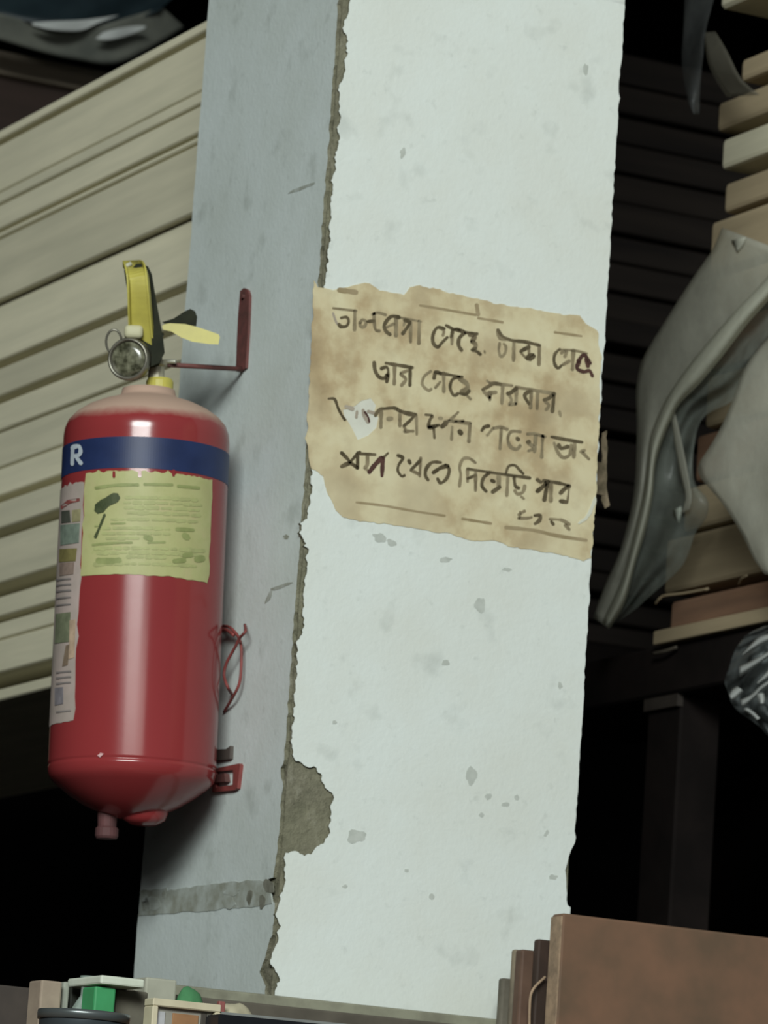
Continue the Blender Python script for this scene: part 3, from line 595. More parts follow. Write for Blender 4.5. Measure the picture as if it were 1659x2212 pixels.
for nm, poly, c in (('printed_arch', [(131, 1094), (145, 1080), (172, 1076), (172, 1082), (150, 1088), (133, 1100)], (.28, .08, .07)), ('printed_emblem', [(132, 1104), (150, 1102), (152, 1128), (132, 1130)], (.085, .09, .07)),
                    ('printed_patch', [(155, 1102), (174, 1099), (173, 1126), (155, 1128)], (.34, .31, .17)), ('printed_crest', [(130, 1134), (172, 1130), (170, 1172), (130, 1178)], (.20, .25, .20)),
                    ('printed_patch', [(128, 1186), (166, 1184), (163, 1212), (127, 1214)], (.22, .19, .07)), ('printed_patch', [(128, 1216), (160, 1214), (158, 1240), (128, 1244)], (.30, .22, .18)),
                    ('printed_patch', [(120, 1326), (152, 1322), (150, 1386), (118, 1390)], (.19, .21, .13)), ('printed_patch', [(142, 1394), (150, 1392), (146, 1436), (134, 1440)], (.22, .16, .11)),
                    ('printed_patch', [(150, 1340), (163, 1338), (160, 1560-140), (148, 1424)], (.52, .38, .27)), ('printed_patch', [(118, 1486), (136, 1484), (136, 1520), (118, 1524)], (.24, .22, .24))):
    obj(nm, cpoly(poly, .0011), simple(nm+'_ink', (*c, 1), tuple(x*.7 for x in c)+(1,), 90, .6), ext, local=True)
bm = bmesh.new()
for y in (1250, 1262, 1275, 1290, 1305, 1450, 1462, 1474, 1535): ribbon(bm, [(122, y+3), (138, y+1), (152, y)], 3.5, cm, .0012)
obj('label_text', bm, simple('grey_print', (.26, .23, .22, 1)), ext, local=True)['kind'] = 'stuff'
obj('enamel_chip', cpoly([(210, 1632), (217, 1626), (224, 1628), (216, 1636)], .0009), simple('chip', (.75, .45, .45, 1)), ext, local=True)
# =================================================================== hanging bracket on the pillar
wx = lambda px, py, d: on_x(px, py, -TH) + Vector((-d, 0, 0))
brk = empty('wall_bracket', wx(530, 800, 0), 'rusty red flat bar and rod on the pillar that carries the extinguisher', 'bracket')
M_rust = simple('rusty_red', (.16, .055, .05, 1), (.09, .04, .035, 1), 60, .7)
pl = [(524, 630), (532, 623), (540, 627), (544, 640), (541, 720), (536, 796), (528, 801), (515, 798), (517, 740), (520, 680)]
o = obj('back_plate', slab(pl, [], wx, -.0005, .003), M_rust, brk)
tip = EM @ L(362, 788, 0); w0 = wx(528, 798, .002)
obj('rod', tube([w0, w0+(tip-w0)*.5+Vector((0, 0, 0)), tip], 5.5*kk, 8, sm=False), M_rust, brk, smooth=True)
obj('screw', tube([wx(533, 642, .003), wx(533, 642, .006)], 5*kk, 8, sm=False), M_rust, brk)
# wire clip
wc = empty('wire_clip', wx(487, 1540, 0), 'thin red wire loops twisted on the pillar beside the extinguisher', 'wire clip')
def wp(l, o=.009, ends=True):
    return [on_x(x, y, -TH-(.0012 if ends and i in (0, len(l)-1) else o)) for i, (x, y) in enumerate(l)]
M_wire = simple('red_wire', (.25, .055, .05, 1), (.17, .045, .04, 1), 60, .6)
obj('wire', tube(wp([(478, 1352), (494, 1354), (506, 1364), (516, 1378), (521, 1400), (521, 1440), (517, 1476), (504, 1504), (484, 1538)]), 3.4*kk, 8), M_wire, wc, smooth=True)
obj('wire', tube(wp([(529, 1350), (530, 1364), (518, 1378), (509, 1396), (500, 1412), (488, 1436), (484, 1460), (492, 1484), (500, 1498)], .015), 3.4*kk, 8), M_wire, wc, smooth=True)
obj('wire', tube(wp([(478, 1358), (492, 1362), (505, 1372)], .010, False), 4*kk, 8), M_wire, wc, smooth=True)
# lower clamp
lc = empty('lower_clamp', wx(520, 1705, 0), 'small red square metal clamp on the pillar at the extinguisher foot', 'clamp')
lo = [(468, 1662), (524, 1650), (526, 1654), (520, 1704), (512, 1708), (466, 1712)]
hi = [(474, 1668), (511, 1664), (510, 1696), (474, 1702)]
obj('clamp_frame', slab(lo, [hi], wx, -.0005, .004), M_wire, lc)
gbm = slab([(470, 1620), (496, 1619), (505, 1612), (504, 1640), (480, 1643), (468, 1640)], [], wx, -.0005, .004)
o = obj('rubber_block', gbm, simple('dark_rubber', (.09, .075, .065, 1)), lc)
obj('clamp_arm', slab([(476, 1675), (496, 1672), (498, 1690), (476, 1692)], [], wx, -.0005, .006), M_rust, lc)
# =================================================================== left stack of boards
XL = .15; XW = .40
LJ = [(280, 299), (309, 410), (417, 440), (444, 495), (505, 515), (522, 652), (655, 774), (791, 851), (872, 930), (933, 1008), (1011, 1069), (1089, 1145), (1166, 1262), (1293, 1335), (1348, 1383), (1386, 1455), (1486, 1510)]
ylo, yhi = PYB+.16, on_x(-60, 900, XL).y+1.0
YF = yhi-.10
names = ['thin top board of the left stack, under the plastic', 'wide pale board second from the top of the left stack', 'thin board third from the top of the left stack', 'board just above the upper dark gap of the left stack',
         'very thin board lying in the upper dark gaps of the left stack', 'broad board under the upper dark gaps, left stack', 'broad board level with the yellow handle top, left stack', 'narrow board between two dark gaps behind the gauge',
         'board below the gauge gap, first of three close ones', 'middle one of three close boards behind the red shoulder', 'lowest of three close boards beside the blue band', 'board between the gaps beside the yellow label top',
         'broad board beside the middle of the yellow label', 'board just under the widest dark gap of the left stack', 'thin board fourth from the bottom of the left stack', 'board above the lowest dark gap of the left stack', 'lowest thin board of the left stack over the dark void']
prevz = None; zlist = []
for (t, b) in LJ: zlist.append((on_x(0, t, XL).z, on_x(0, b, XL).z))
for i, (z1_, z0_) in enumerate(zlist):
    dx = random.uniform(-.006, .006); c = (XL+XW/2, (ylo+yhi)/2, z0_)
    b = box(XL+dx, XL+XW+dx, ylo+random.uniform(0, .05), yhi-random.uniform(0, .04), z0_, z1_, .0018)
    o = obj('board', b, M_board, origin=c)
    tag(o, names[i], 'board', 'sawn boards in the left stack')
    if i < len(zlist)-1 and z0_-zlist[i+1][0] > .0008:      # spacers that carry each board, at the ends outside the view
        for yy in (ylo+.06, YF):
            s = obj('spacer', box(XL+.03, XL+XW-.03, yy, yy+.05, zlist[i+1][0], z0_), M_board, o)
            s.location = (0, 0, 0); s.data.transform(Matrix.Translation(-Vector((0, 0, 0))))
zbl = zlist[-1][1]
for yy, wh in ((ylo+.08, 'near'), (YF, 'far')):
    rk = empty('rack_stand', (XL+XW/2, yy+.03, 0), 'dark rack stand under the %s end of the left board stack' % wh, 'rack')
    obj('crossbar', box(XL+.01, XL+XW-.01, yy, yy+.06, zbl-.06, zbl), M_rack, rk)
    for xx in (XL+.02, XL+XW-.08): obj('leg', box(xx, xx+.05, yy+.005, yy+.055, 0, zbl-.06), M_rack, rk)
# things lying on top of the left stack
def spx(px, py, y=None, x=None): return on_x(px, py, x) if x is not None else on_y(px, py, y)
YT = 2.75
p = on_y(0, 108, YT); q = on_y(0, 158, YT); e = on_y(260, 160, YT)
tag(obj('plank', box(p.x-.9, e.x+.1, YT, YT+.5, q.z, p.z, .002), M_xplank, origin=(p.x, YT, q.z)), 'beige plank end lying crosswise above the left stack', 'plank')
p2 = on_y(0, 168, YT); q2 = on_y(0, 330, YT)
tag(obj('plank', box(p2.x-.9, e.x+.1, YT+.02, YT+.5, q2.z, q.z, .002), wood('dark_brown_plank', (.075, .05, .042, 1), (.05, .036, .03, 1), (.1, 1, 1), 30), origin=(p2.x, YT, q2.z)), 'thick dark brown plank under the beige crosswise plank', 'plank')
rk = empty('rack_stand', (p2.x, YT+.25, 0), 'dark stand carrying the crosswise planks behind the left stack', 'rack')
obj('post', box(p2.x-.5, p2.x-.42, YT+.1, YT+.4, 0, q2.z), M_rack, rk)
obj('post', box(p2.x-.16, p2.x-.08, YT+.1, YT+.4, 0, q2.z), M_rack, rk)
# film and tarp
def film(name, opacity, c, rough=.35, bump=.3, sc=25):
    m = NT(name); v = m.coord(rnd=False); f = m.noise(v, sc, 4, .6)
    m.col(c); m.set(rough, 0, .5); m.bump(f, bump, .004)
    tr = m.n('ShaderNodeBsdfTransparent'); ms = m.n('ShaderNodeMixShader'); tl = m.n('ShaderNodeBsdfTranslucent'); tl.inputs[0].default_value = c; m2 = m.n('ShaderNodeMixShader'); m2.inputs[0].default_value = .25
    m.l(m.b.outputs[0], m2.inputs[1]); m.l(tl.outputs[0], m2.inputs[2])
    mr = m.n('ShaderNodeMapRange'); mr.inputs[1].default_value = .3; mr.inputs[2].default_value = .7; mr.inputs[3].default_value = opacity[0]; mr.inputs[4].default_value = opacity[1]
    m.l(f, mr.inputs[0]); m.l(mr.outputs[0], ms.inputs[0]); m.l(tr.outputs[0], ms.inputs[1]); m.l(m2.outputs[0], ms.inputs[2]); m.l(ms.outputs[0], m.out.inputs[0]); return m.m
yt = lambda px, py, d: on_y(px, py, YT-.12-d)
M_tarp = simple('dark_blue_tarp', (.035, .060, .072, 1), (.022, .036, .045, 1), 8, .45)
tarp = empty('tarpaulin', yt(100, 60, 0), 'dark blue tarpaulin sagging above the left stack with pale clear edge', 'tarpaulin')
rip = lambda s, t: .015*math.sin(9*s+4*t)+.03*t
obj('tarp_sheet', loft([(-60, -120), (100, -130), (250, -130), (400, -120), (480, -100)], [(-60, 18), (20, 38), (90, 52), (200, 62), (300, 40), (345, 22)], 26, 12, yt, rip), M_tarp, tarp, smooth=True)
obj('tarp_sheet', loft([(-60, 10), (20, 34), (90, 50), (200, 55), (300, 30), (350, 15)], [(-60, 70), (20, 92), (90, 112), (160, 128), (260, 135), (400, 60)], 26, 8, yt, lambda s, t: .03-.03*t+.01*math.sin(11*s)), simple('grey_film', (.34, .35, .30, 1), (.20, .215, .19, 1), 9, .5), tarp, smooth=True)
M_wf = simple('light_patch_white', (.90, .93, .91, 1), (.82, .86, .84, 1), 14, .3)  # bright patches of light by the tarp, built as white strips
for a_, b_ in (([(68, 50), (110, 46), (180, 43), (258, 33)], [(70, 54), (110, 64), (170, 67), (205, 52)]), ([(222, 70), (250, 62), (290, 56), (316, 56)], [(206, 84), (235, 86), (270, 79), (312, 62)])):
    o = obj('light_patch', loft(a_, b_, 14, 5, yt, lambda s, t: .055+.004*math.sin(6*s)), M_wf, tarp, smooth=True); o['label'] = 'bright light patch on the tarpaulin, built as a white strip'
# tarp hangs from a dark pole above the frame
po = yt(200, -125, 0)
tag(obj('ceiling_pole', tube([po+Vector((-.9, 0, 0.0)), po+Vector((.9, 0, 0))], .02, 10, sm=False), M_rack, origin=po), 'dark pole under the ceiling carrying the blue tarpaulin', 'pole')
# =================================================================== right stack
XR = .80
rx_ = lambda px, py, d=0: on_x(px, py, XR-d)
yN = -1.6
rights = [((1596, 128), (1596, 176), M_plank, 'short top plank of the right stack, half hidden by film', 1596, 1.0), ((1546, 222), (1546, 284), M_plank, 'second plank from the top of the right stack with mossy end', 1546, 1),
          ((1556, 301), (1556, 366), M_board, 'greyish third plank of the right stack between two dark gaps', 1556, 1), ((1561, 396), (1561, 460), M_plank, 'bright yellowish fourth plank of the right stack', 1561, 1),
          ((1542, 482), (1542, 590), M_plank, 'thick plank under the top of the hanging plastic sheet', 1542, 1), ((1542, 602), (1542, 690), M_plank, 'plank behind the upper part of the plastic sheet', 1542, 1),
          ((1540, 704), (1540, 800), M_redplank, 'reddish plank behind the plastic sheet at sign height', 1540, 1), ((1530, 815), (1530, 925), M_plank, 'plank behind the lower fold of the plastic sheet', 1530, 1),
          ((1500, 940), (1500, 1040), M_redplank, 'reddish plank behind the hanging plastic point', 1500, 1), ((1480, 1055), (1480, 1150), M_plank, 'plank with a thin dark crack line below it, under the plastic', 1480, 1),
          ((1440, 1166), (1440, 1284), M_plank, 'dull olive brown plank above the reddish bottom plank', 1440, 1), ((1454, 1300), (1454, 1366), M_redplank, 'reddish brown bottom plank of the right stack', 1454, 1)]
zr = []
for a, b, m_, lab, ex, _ in rights:
    t_ = rx_(*a); b_ = rx_(*b); zr.append((t_.y, b_.z, t_.z, m_, lab))
objs = []
for i, (ye, z0_, z1_, m_, lab) in enumerate(zr):
    dx = random.uniform(-.005, .005)
    o = obj('plank', box(XR+dx, XR+.55, yN-random.uniform(0, .2), ye, z0_, z1_, .006, seg=2), m_, origin=(XR+.2, (yN+ye)/2, z0_)); tag(o, lab, 'plank', 'planks in the right stack'); objs.append((o, ye, z0_, z1_))
for (o, ye, z0_, z1_), (o2, ye2, z02, z12) in zip(objs, objs[1:]):
    if z0_-z12 > .0005:
        for yy in (-1.3, -.2):
            s = obj('spacer', box(XR+.06, XR+.5, yy, yy+.06, z12, z0_), M_plank, o)
st = rx_(1452, 1368); sb = rx_(1452, 1396)
tag(obj('batten', box(XR-.02, XR+.5, yN, st.y+.01, sb.z, zr[-1][1], .001), M_plank, origin=(XR, 0, sb.z)), 'thin pale batten under the reddish bottom plank at right', 'batten')
bz0 = on_x(1400, 1512, XR).z
rack = empty('timber_rack', (XR+.3, 0, 0), 'near black rack of beam and square posts under the right stack', 'rack')
yF = 1.3
obj('beam', box(XR-.01, XR+.10, yN, yF, bz0, sb.z, .003), M_rack, rack)
obj('beam', box(XR+.45, XR+.55, yN, yF, bz0, sb.z, .003), M_rack, rack)
py0 = on_x(1462, 1700, XR).y; py1 = on_x(1390, 1700, XR).y; pxr = on_y(1550, 1700, py0).x
obj('post', box(XR, pxr, py0, py1, 0, bz0, .003), M_rack, rack)
obj('post', box(XR+.40, XR+.5, -1.4, -1.3, 0, bz0), M_rack, rack); obj('post', box(XR, XR+.08, -1.4, -1.3, 0, bz0), M_rack, rack)
cp = [on_x(1404, 1506, XR-.012), on_x(1470, 1498, XR-.012)]
obj('bracket_plate', box(XR-.006, XR+.002, py0, py1, cp[1].z-.012, cp[0].z+.004), simple('greyish_plate', (.055, .045, .038, 1)), rack)
# splinters
tag(obj('wood_splinter', tube([rx_(1416, 1304, .03), rx_(1426, 1292, .03), rx_(1438, 1286, .02), rx_(1480, 1281, .004), rx_(1530, 1272, .0)], 3.2*kk, 6), M_plank, smooth=True, origin=rx_(1480, 1281)), 'thin curled pale splinter sticking out above the bottom plank', 'splinter')
tag(obj('wood_splinter', tube([rx_(1412, 1412, .02), rx_(1436, 1407, .02), rx_(1462, 1398, .015)], 5*kk, 6), simple('dull_splinter', (.10, .085, .065, 1)), smooth=True, origin=rx_(1440, 1405)), 'dull short splinter under the pale batten', 'splinter')
tag(obj('wood_splinter', tube([rx_(1596, 1262, .004), rx_(1602, 1250, .012), rx_(1614, 1243, .012)], 2.6*kk, 6), M_plank, smooth=True, origin=rx_(1600, 1255)), 'tiny curled splinter on top of the reddish bottom plank', 'splinter')
# dim planks beyond the pillar, laid crosswise
YD = 1.75
dp = [(110, 175), (182, 240), (246, 300), (306, 365), (372, 430), (436, 500), (506, 560), (566, 625), (632, 688), (700, 750), (762, 820), (832, 878), (888, 935), (948, 1035), (1046, 1110), (1122, 1180), (1192, 1240), (1250, 1290), (1300, 1345), (1352, 1392)]
ordn = ['topmost', 'second', 'third', 'fourth', 'fifth', 'sixth', 'seventh', 'eighth', 'ninth', 'tenth', 'eleventh', 'twelfth', 'thirteenth', 'fourteenth', 'fifteenth', 'sixteenth', 'seventeenth', 'eighteenth', 'nineteenth', 'lowest']
dz = [(on_y(1340, t, YD).z, on_y(1340, b, YD).z) for t, b in dp]
x0 = on_y(1200, 1000, YD).x; x1 = on_y(1700, 1000, YD).x+.3
for i, (z1_, z0_) in enumerate(dz):
    off = random.uniform(-.03, .03)
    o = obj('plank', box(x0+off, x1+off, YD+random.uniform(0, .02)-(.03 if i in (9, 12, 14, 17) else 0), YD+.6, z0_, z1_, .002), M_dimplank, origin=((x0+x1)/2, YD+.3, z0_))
    tag(o, '%s darkened plank of the dim stack behind the pillar' % ordn[i], 'plank', 'dark planks of the dim stack')
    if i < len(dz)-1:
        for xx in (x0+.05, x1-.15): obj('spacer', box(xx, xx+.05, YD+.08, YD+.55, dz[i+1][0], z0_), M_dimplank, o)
rk = empty('rack_stand', ((x0+x1)/2, YD+.3, 0), 'near black stand under the dim crosswise stack', 'rack')
obj('crossbar', box(x0-.05, x1+.05, YD+.02, YD+.58, dz[-1][1]-.05, dz[-1][1]), M_rack, rk)
for xx in (x0, x1-.1): obj('leg', box(xx, xx+.08, YD+.1, YD+.5, 0, dz[-1][1]-.05), M_rack, rk)
# =================================================================== hanging plastic
px_ = lambda px, py, d: on_x(px, py, XR-.05-d)
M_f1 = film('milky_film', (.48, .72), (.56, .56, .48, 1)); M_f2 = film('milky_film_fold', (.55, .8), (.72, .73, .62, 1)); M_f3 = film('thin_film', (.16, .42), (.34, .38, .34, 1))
sheet = empty('plastic_sheet', px_(1320, 1350, 0), 'large milky plastic sheet hanging in folds off the right stack', 'plastic sheet')
le = [(1560, 492), (1540, 540), (1530, 555), (1490, 612), (1440, 690), (1400, 755), (1384, 790), (1375, 850), (1377, 930), (1373, 1040), (1362, 1110), (1340, 1190), (1312, 1255), (1290, 1310), (1284, 1335)]
bl = [(1720, 520), (1690, 560), (1640, 618), (1590, 670), (1530, 738), (1480, 800), (1440, 860), (1418, 905), (1402, 950), (1398, 1000), (1390, 1060), (1374, 1130), (1352, 1220), (1330, 1280), (1300, 1345)]
br = [(1740, 560), (1700, 600), (1659, 650), (1610, 705), (1560, 770), (1510, 830), (1470, 870), (1450, 905), (1428, 960), (1415, 1010), (1410, 1070), (1396, 1140), (1372, 1220), (1350, 1300), (1316, 1358)]
re_ = [(1760, 600), (1700, 700), (1650, 780), (1590, 860), (1520, 900), (1500, 960), (1500, 1040), (1530, 1080), (1525, 1120), (1502, 1150), (1478, 1215), (1440, 1255), (1400, 1290), (1372, 1315), (1318, 1355)]
rp = lambda s, t: .002*math.sin(9*s+5*t)+.004*math.sin(2*t*math.pi)
obj('sheet_panel', loft(le, br, 60, 14, px_, lambda s, t: rp(s, t)), M_f1, sheet, smooth=True)
obj('sheet_fold', loft(bl, br, 60, 6, px_, lambda s, t: .018+.012*math.sin(math.pi*t)), M_f2, sheet, smooth=True)
obj('sheet_panel', loft(br, re_, 60, 14, px_, lambda s, t: .010-.010*t+.006*math.sin(12*s+9*t)), M_f3, sheet, smooth=True)
obj('sheet_fold', loft([(1450, 900), (1462, 980), (1472, 1030), (1482, 1075), (1470, 1110)], [(1458, 890), (1474, 960), (1484, 1010), (1494, 1070), (1490, 1100)], 14, 4, px_, lambda s, t: .014), M_f1, sheet, smooth=True)
obj('sheet_highlight', loft([(1454, 1102), (1458, 1115), (1464, 1128)], [(1472, 1094), (1472, 1110), (1468, 1130)], 6, 3, px_, lambda s, t: .008), simple('sheen_fold', (.42, .46, .40, 1)), sheet, smooth=True)  # highlights of the sheet, built as pale strips
obj('sheet_highlight', loft([(1580, 520), (1586, 530), (1592, 542)], [(1612, 512), (1606, 528), (1594, 544)], 6, 3, px_, lambda s, t: .008), simple('painted_sheen_b', (.46, .46, .38, 1)), sheet, smooth=True)
sheet2 = empty('plastic_sheet', px_(1640, 1240, 0), 'second milky plastic sheet at the right frame edge in front of the planks', 'plastic sheet')
obj('sheet_panel', loft([(1690, 700), (1640, 752), (1606, 800), (1580, 870), (1556, 925), (1530, 970), (1508, 1005), (1512, 1030), (1530, 1052), (1562, 1090), (1600, 1150), (1630, 1210), (1652, 1240)],
                       [(1800, 700), (1790, 760), (1790, 800), (1780, 870), (1780, 925), (1770, 970), (1770, 1005), (1770, 1040), (1760, 1060), (1760, 1100), (1760, 1150), (1740, 1230), (1730, 1260)], 50, 16, px_,
                       lambda s, t: .060+.003*math.sin(6*s+5*t)+.002*math.sin(9*t)), M_f1, sheet2, smooth=True)
# film strips top right
uf = empty('plastic_strip', px_(1510, 240, 0), 'dim torn clear plastic strip hanging at the top right', 'plastic strip')
M_f4 = film('dim_film', (.25, .5), (.14, .15, .15, 1))
obj('film_strip', loft([(1482, -60), (1478, 40), (1474, 120), (1478, 170), (1488, 220), (1498, 246)], [(1560, -60), (1536, 20), (1524, 70), (1518, 130), (1512, 190), (1510, 246)], 24, 6, px_, lambda s, t: .006*math.sin(8*s+3*t)), M_f4, uf, smooth=True)
obj('film_strip', loft([(1520, 70), (1528, 130), (1545, 170), (1570, 210)], [(1545, 68), (1570, 110), (1600, 170), (1640, 205)], 14, 6, px_, lambda s, t: .01*math.sin(4*s)), film('grey_film_b', (.4, .6), (.22, .21, .17, 1)), uf, smooth=True)
tag(obj('plank', box(XR-.02, XR+.4, yN, rx_(1587, 10).y, rx_(1587, 26).z, rx_(1587, -40).z, .004), M_board, origin=(XR, 0, rx_(1587, 26).z)), 'greyish plank end at the top right corner above the gap', 'plank')
obj('spacer', box(XR+.1, XR+.35, -1.4, -1.3, zr[0][2], rx_(1587, 26).z), M_plank, bpy.data.objects['plank.%03d' % (len([o for o in bpy.data.objects if o.name.startswith('plank')])-1)])
# crumpled clear bag
bc = px_(1675, 1480, .03)
M_bag = film('clear_crinkled_film', (.25, .62), (.26, .29, .29, 1), .16, .5, 22)
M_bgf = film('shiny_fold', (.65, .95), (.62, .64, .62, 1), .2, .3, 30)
bag = empty('plastic_bag', bc, 'crumpled shiny clear plastic bag hanging under the batten at right', 'plastic bag')
bgp = lambda px, py, d: on_x(px, py, XR-.07-d)
def crease(s_, t_):
    q = Vector((s_*3.2+t_*1.4, t_*2.0, 1.7)); return .030*abs(noise.noise(q*1.6))+.016*abs(noise.noise(q*3.7))+.03*math.sin(math.pi*min(1, t_*1.4))
bl1 = [(1652, 1352), (1618, 1368), (1598, 1388), (1584, 1412), (1574, 1444), (1565, 1472), (1572, 1494), (1578, 1514), (1592, 1534), (1616, 1552), (1640, 1570), (1662, 1592), (1700, 1625)]
bl2 = [(1780, 1340), (1795, 1370), (1800, 1400), (1800, 1430), (1800, 1460), (1800, 1490), (1800, 1520), (1795, 1560), (1785, 1600), (1770, 1640)]
obj('bag_body', loft(bl1, bl2, 70, 60, bgp, crease, .0008), M_bag, bag, smooth=True)
obj('bag_body', loft([(x+4, y) for x, y in bl1], bl2, 40, 30, lambda px, py, d: bgp(px, py, 0)+Vector((d, 0, 0)), lambda s_, t_: .02+.3*crease(s_*1.3+4, t_), .0008), M_bag, bag, smooth=True)
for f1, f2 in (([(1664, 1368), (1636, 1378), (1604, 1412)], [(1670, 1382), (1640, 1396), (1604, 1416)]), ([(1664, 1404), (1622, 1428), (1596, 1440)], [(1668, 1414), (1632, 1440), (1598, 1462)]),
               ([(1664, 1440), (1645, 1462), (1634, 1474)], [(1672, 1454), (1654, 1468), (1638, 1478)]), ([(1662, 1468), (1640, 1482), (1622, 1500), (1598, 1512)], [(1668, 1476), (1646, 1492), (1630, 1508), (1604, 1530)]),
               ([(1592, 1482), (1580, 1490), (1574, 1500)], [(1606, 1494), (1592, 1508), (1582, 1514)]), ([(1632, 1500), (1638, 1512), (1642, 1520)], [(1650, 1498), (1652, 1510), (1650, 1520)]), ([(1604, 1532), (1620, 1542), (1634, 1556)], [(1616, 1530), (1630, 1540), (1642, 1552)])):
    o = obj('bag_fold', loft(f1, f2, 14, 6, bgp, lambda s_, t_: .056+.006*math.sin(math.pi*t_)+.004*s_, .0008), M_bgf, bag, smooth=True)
obj('bag_string', tube([bgp(1690, 1352, .01), Vector((XR-.022, bgp(1690, 1352, 0).y, sb.z+.002))], .003, 6, sm=False), M_bgf, bag)
# =================================================================== cabinet in front of the pillar, and what stands on it
ZC = on_y(0, 2238, -.36).z
cab = empty('cabinet', (.2, -.18, 0), 'tall brown cabinet standing in front of the pillar, only its top load in view', 'cabinet')
obj('carcass', box(-.75, 1.0, -.33, -.03, 0, ZC-.03, .003), M_ply, cab)
obj('top_board', box(-.78, 1.03, -.355, -.012, ZC-.03, ZC, .003), M_ply, cab)
for x in (-.75, .125): 
    d = obj('door', box(x+.01, x+.865, -.352, -.33, .05, ZC-.05, .003), M_ply, cab); obj('door_handle', box(x+.40, x+.46, -.372, -.351, ZC*.5, ZC*.5+.12, .003), M_stl, d)
# brown boards at the right
def standing(pxl, pyt, y, th, x_end, m_, lab, cat='sheet', name='plywood_sheet', medge=None, lean=0):
    p = on_y(pxl, pyt, y); b = box(p.x, x_end, y, y+th, ZC, p.z, .0025, seg=2)
    return tag(obj(name, b, m_, origin=((p.x+x_end)/2, y, ZC)), lab, cat)
o = standing(1216, 1972, -.14, .022, .86, M_ply, 'large plain brown plywood sheet standing in front at bottom right')
p = on_y(1216, 1972, -.14)
e_ = obj('edge_strip', box(p.x-.0012, p.x+.001, -.139, -.119, ZC, p.z-.003), M_plyedge, o, ); e_['label'] = 'worn pale edge'; e_.data.transform(Matrix.Translation(Vector(o.location)*0))
o2 = standing(1163, 2028, -.108, .010, .80, simple('dark_sheet', (.05, .028, .02, 1), (.03, .018, .012, 1), 20, .7), 'dark brown sheet edge just behind the large brown sheet')
o3 = standing(1128, 2050, -.092, .014, .78, simple('brown_sheet', (.13, .075, .05, 1), (.08, .045, .03, 1), 20, .7), 'reddish brown sheet edge, second behind the large brown sheet')
o4 = standing(1112, 2050, -.072, .008, .76, simple('tan_sheet', (.24, .20, .14, 1), (.13, .11, .08, 1), 20, .8), 'greyish tan sheet behind the brown sheets, topmost left')
o5 = standing(1086, 2112, -.062, .010, .74, simple('grey_sheet', (.17, .155, .12, 1), (.09, .08, .06, 1), 20, .8), 'grey sheet furthest left of the standing sheets')
tag(obj('wood_shaving', tube([on_y(1178, 2110, -.115), on_y(1150, 2140, -.115), on_y(1144, 2180, -.114), on_y(1144, 2262, -.114)], 3*kk, 6), M_plyedge, smooth=True), 'thin pale shaving leaning on the brown sheets', 'shaving')
def stand(pxl, pxr_, pt, y, th, m_, lab, name, cat, bev=.002):
    a = on_y(pxl, pt, y); b = on_y(pxr_, pt, y); return tag(obj(name, box(a.x, b.x, y, y+th, ZC, a.z, bev, seg=2), m_, origin=((a.x+b.x)/2, y, ZC)), lab, cat)
# long grey board lying along the pillar foot
yl = -.035
pa = on_y(560, 2140, yl); pb = on_y(1070, 2180, yl)
def hbox(pxl, pxr_, pt, pbm, y, th, m_, lab, name, cat, ref=None, bev=.0015):
    a = on_y(pxl, pt, y); b = on_y(pxr_, pt, y); c = on_y(pxl, pbm, y); return tag(obj(name, box(a.x, b.x, y, y+th, c.z, a.z, bev, seg=2), m_, origin=((a.x+b.x)/2, y, c.z)), lab, cat)
def hz(px, py, y): return on_y(px, py, y)
o = stand(300, 1100, 2118, -.045, .030, simple('pale_board', (.27, .27, .20, 1), (.18, .175, .13, 1), 30, .8), 'pale greyish board on edge along the foot of the pillar', 'board', 'board')
o = stand(250, 1085, 2134, -.068, .02, simple('grey_brown_board', (.13, .115, .09, 1), (.08, .07, .055, 1), 14, .85), 'grey brown board standing on edge along the pillar foot', 'board', 'board')
# --- small things standing on the cabinet, from left to right
stand(-160, 86, 2110, -.10, .06, simple('dim_panel', (.075, .06, .05, 1), (.045, .037, .032, 1), 12, .8), 'dim brown panel at the bottom left corner', 'box', 'box')  # a brown panel, modelled as a plain box
stand(90, 136, 2116, -.13, .03, simple('beige_block', (.36, .29, .22, 1), (.28, .22, .17, 1), 30, .8), 'beige wooden block beside the dim brown corner panel', 'wooden_block', 'block')
stand(138, 152, 2120, -.12, .02, simple('grey_slat', (.36, .38, .32, 1), None, 30, .7), 'thin pale grey slat next to the beige block', 'slat', 'slat')
stand(154, 204, 2118, -.09, .03, simple('dark_gap_fill', (.055, .06, .045, 1), (.03, .035, .028, 1), 30, .6), 'dark filler in the gap between the pale slat and green carton', 'box', 'box')  # dark filler standing in for the shade of a gap
bp = on_y(194, 2128, -.13)
tag(obj('glass_bottle', lathe([(0, ZC), (.014, ZC), (.015, ZC+.005), (.015, bp.z-.022), (.008, bp.z-.010), (.008, bp.z+.001), (.0095, bp.z+.001), (.0095, bp.z+.008), (0, bp.z+.008)], 24, M=T(bp.x, -.13, 0)), simple('pale_glass', (.33, .40, .36, 1), (.2, .25, .22, 1), 60, .25), smooth=True, origin=(bp.x, -.13, ZC)), 'small pale glass bottle left of the green carton', 'bottle')
gc_ = stand(206, 252, 2130, -.17, .03, simple('green_card', (.055, .33, .13, 1), (.045, .27, .10, 1), 20, .6), 'bright green carton standing at the bottom left', 'carton', 'carton')
a = on_y(206, 2126, -.16); 
kb = stand(253, 322, 2136, -.145, .05, simple('kraft_box', (.16, .15, .115, 1), (.12, .11, .085, 1), 20, .85), 'grey brown carton right of the green one', 'carton', 'carton')
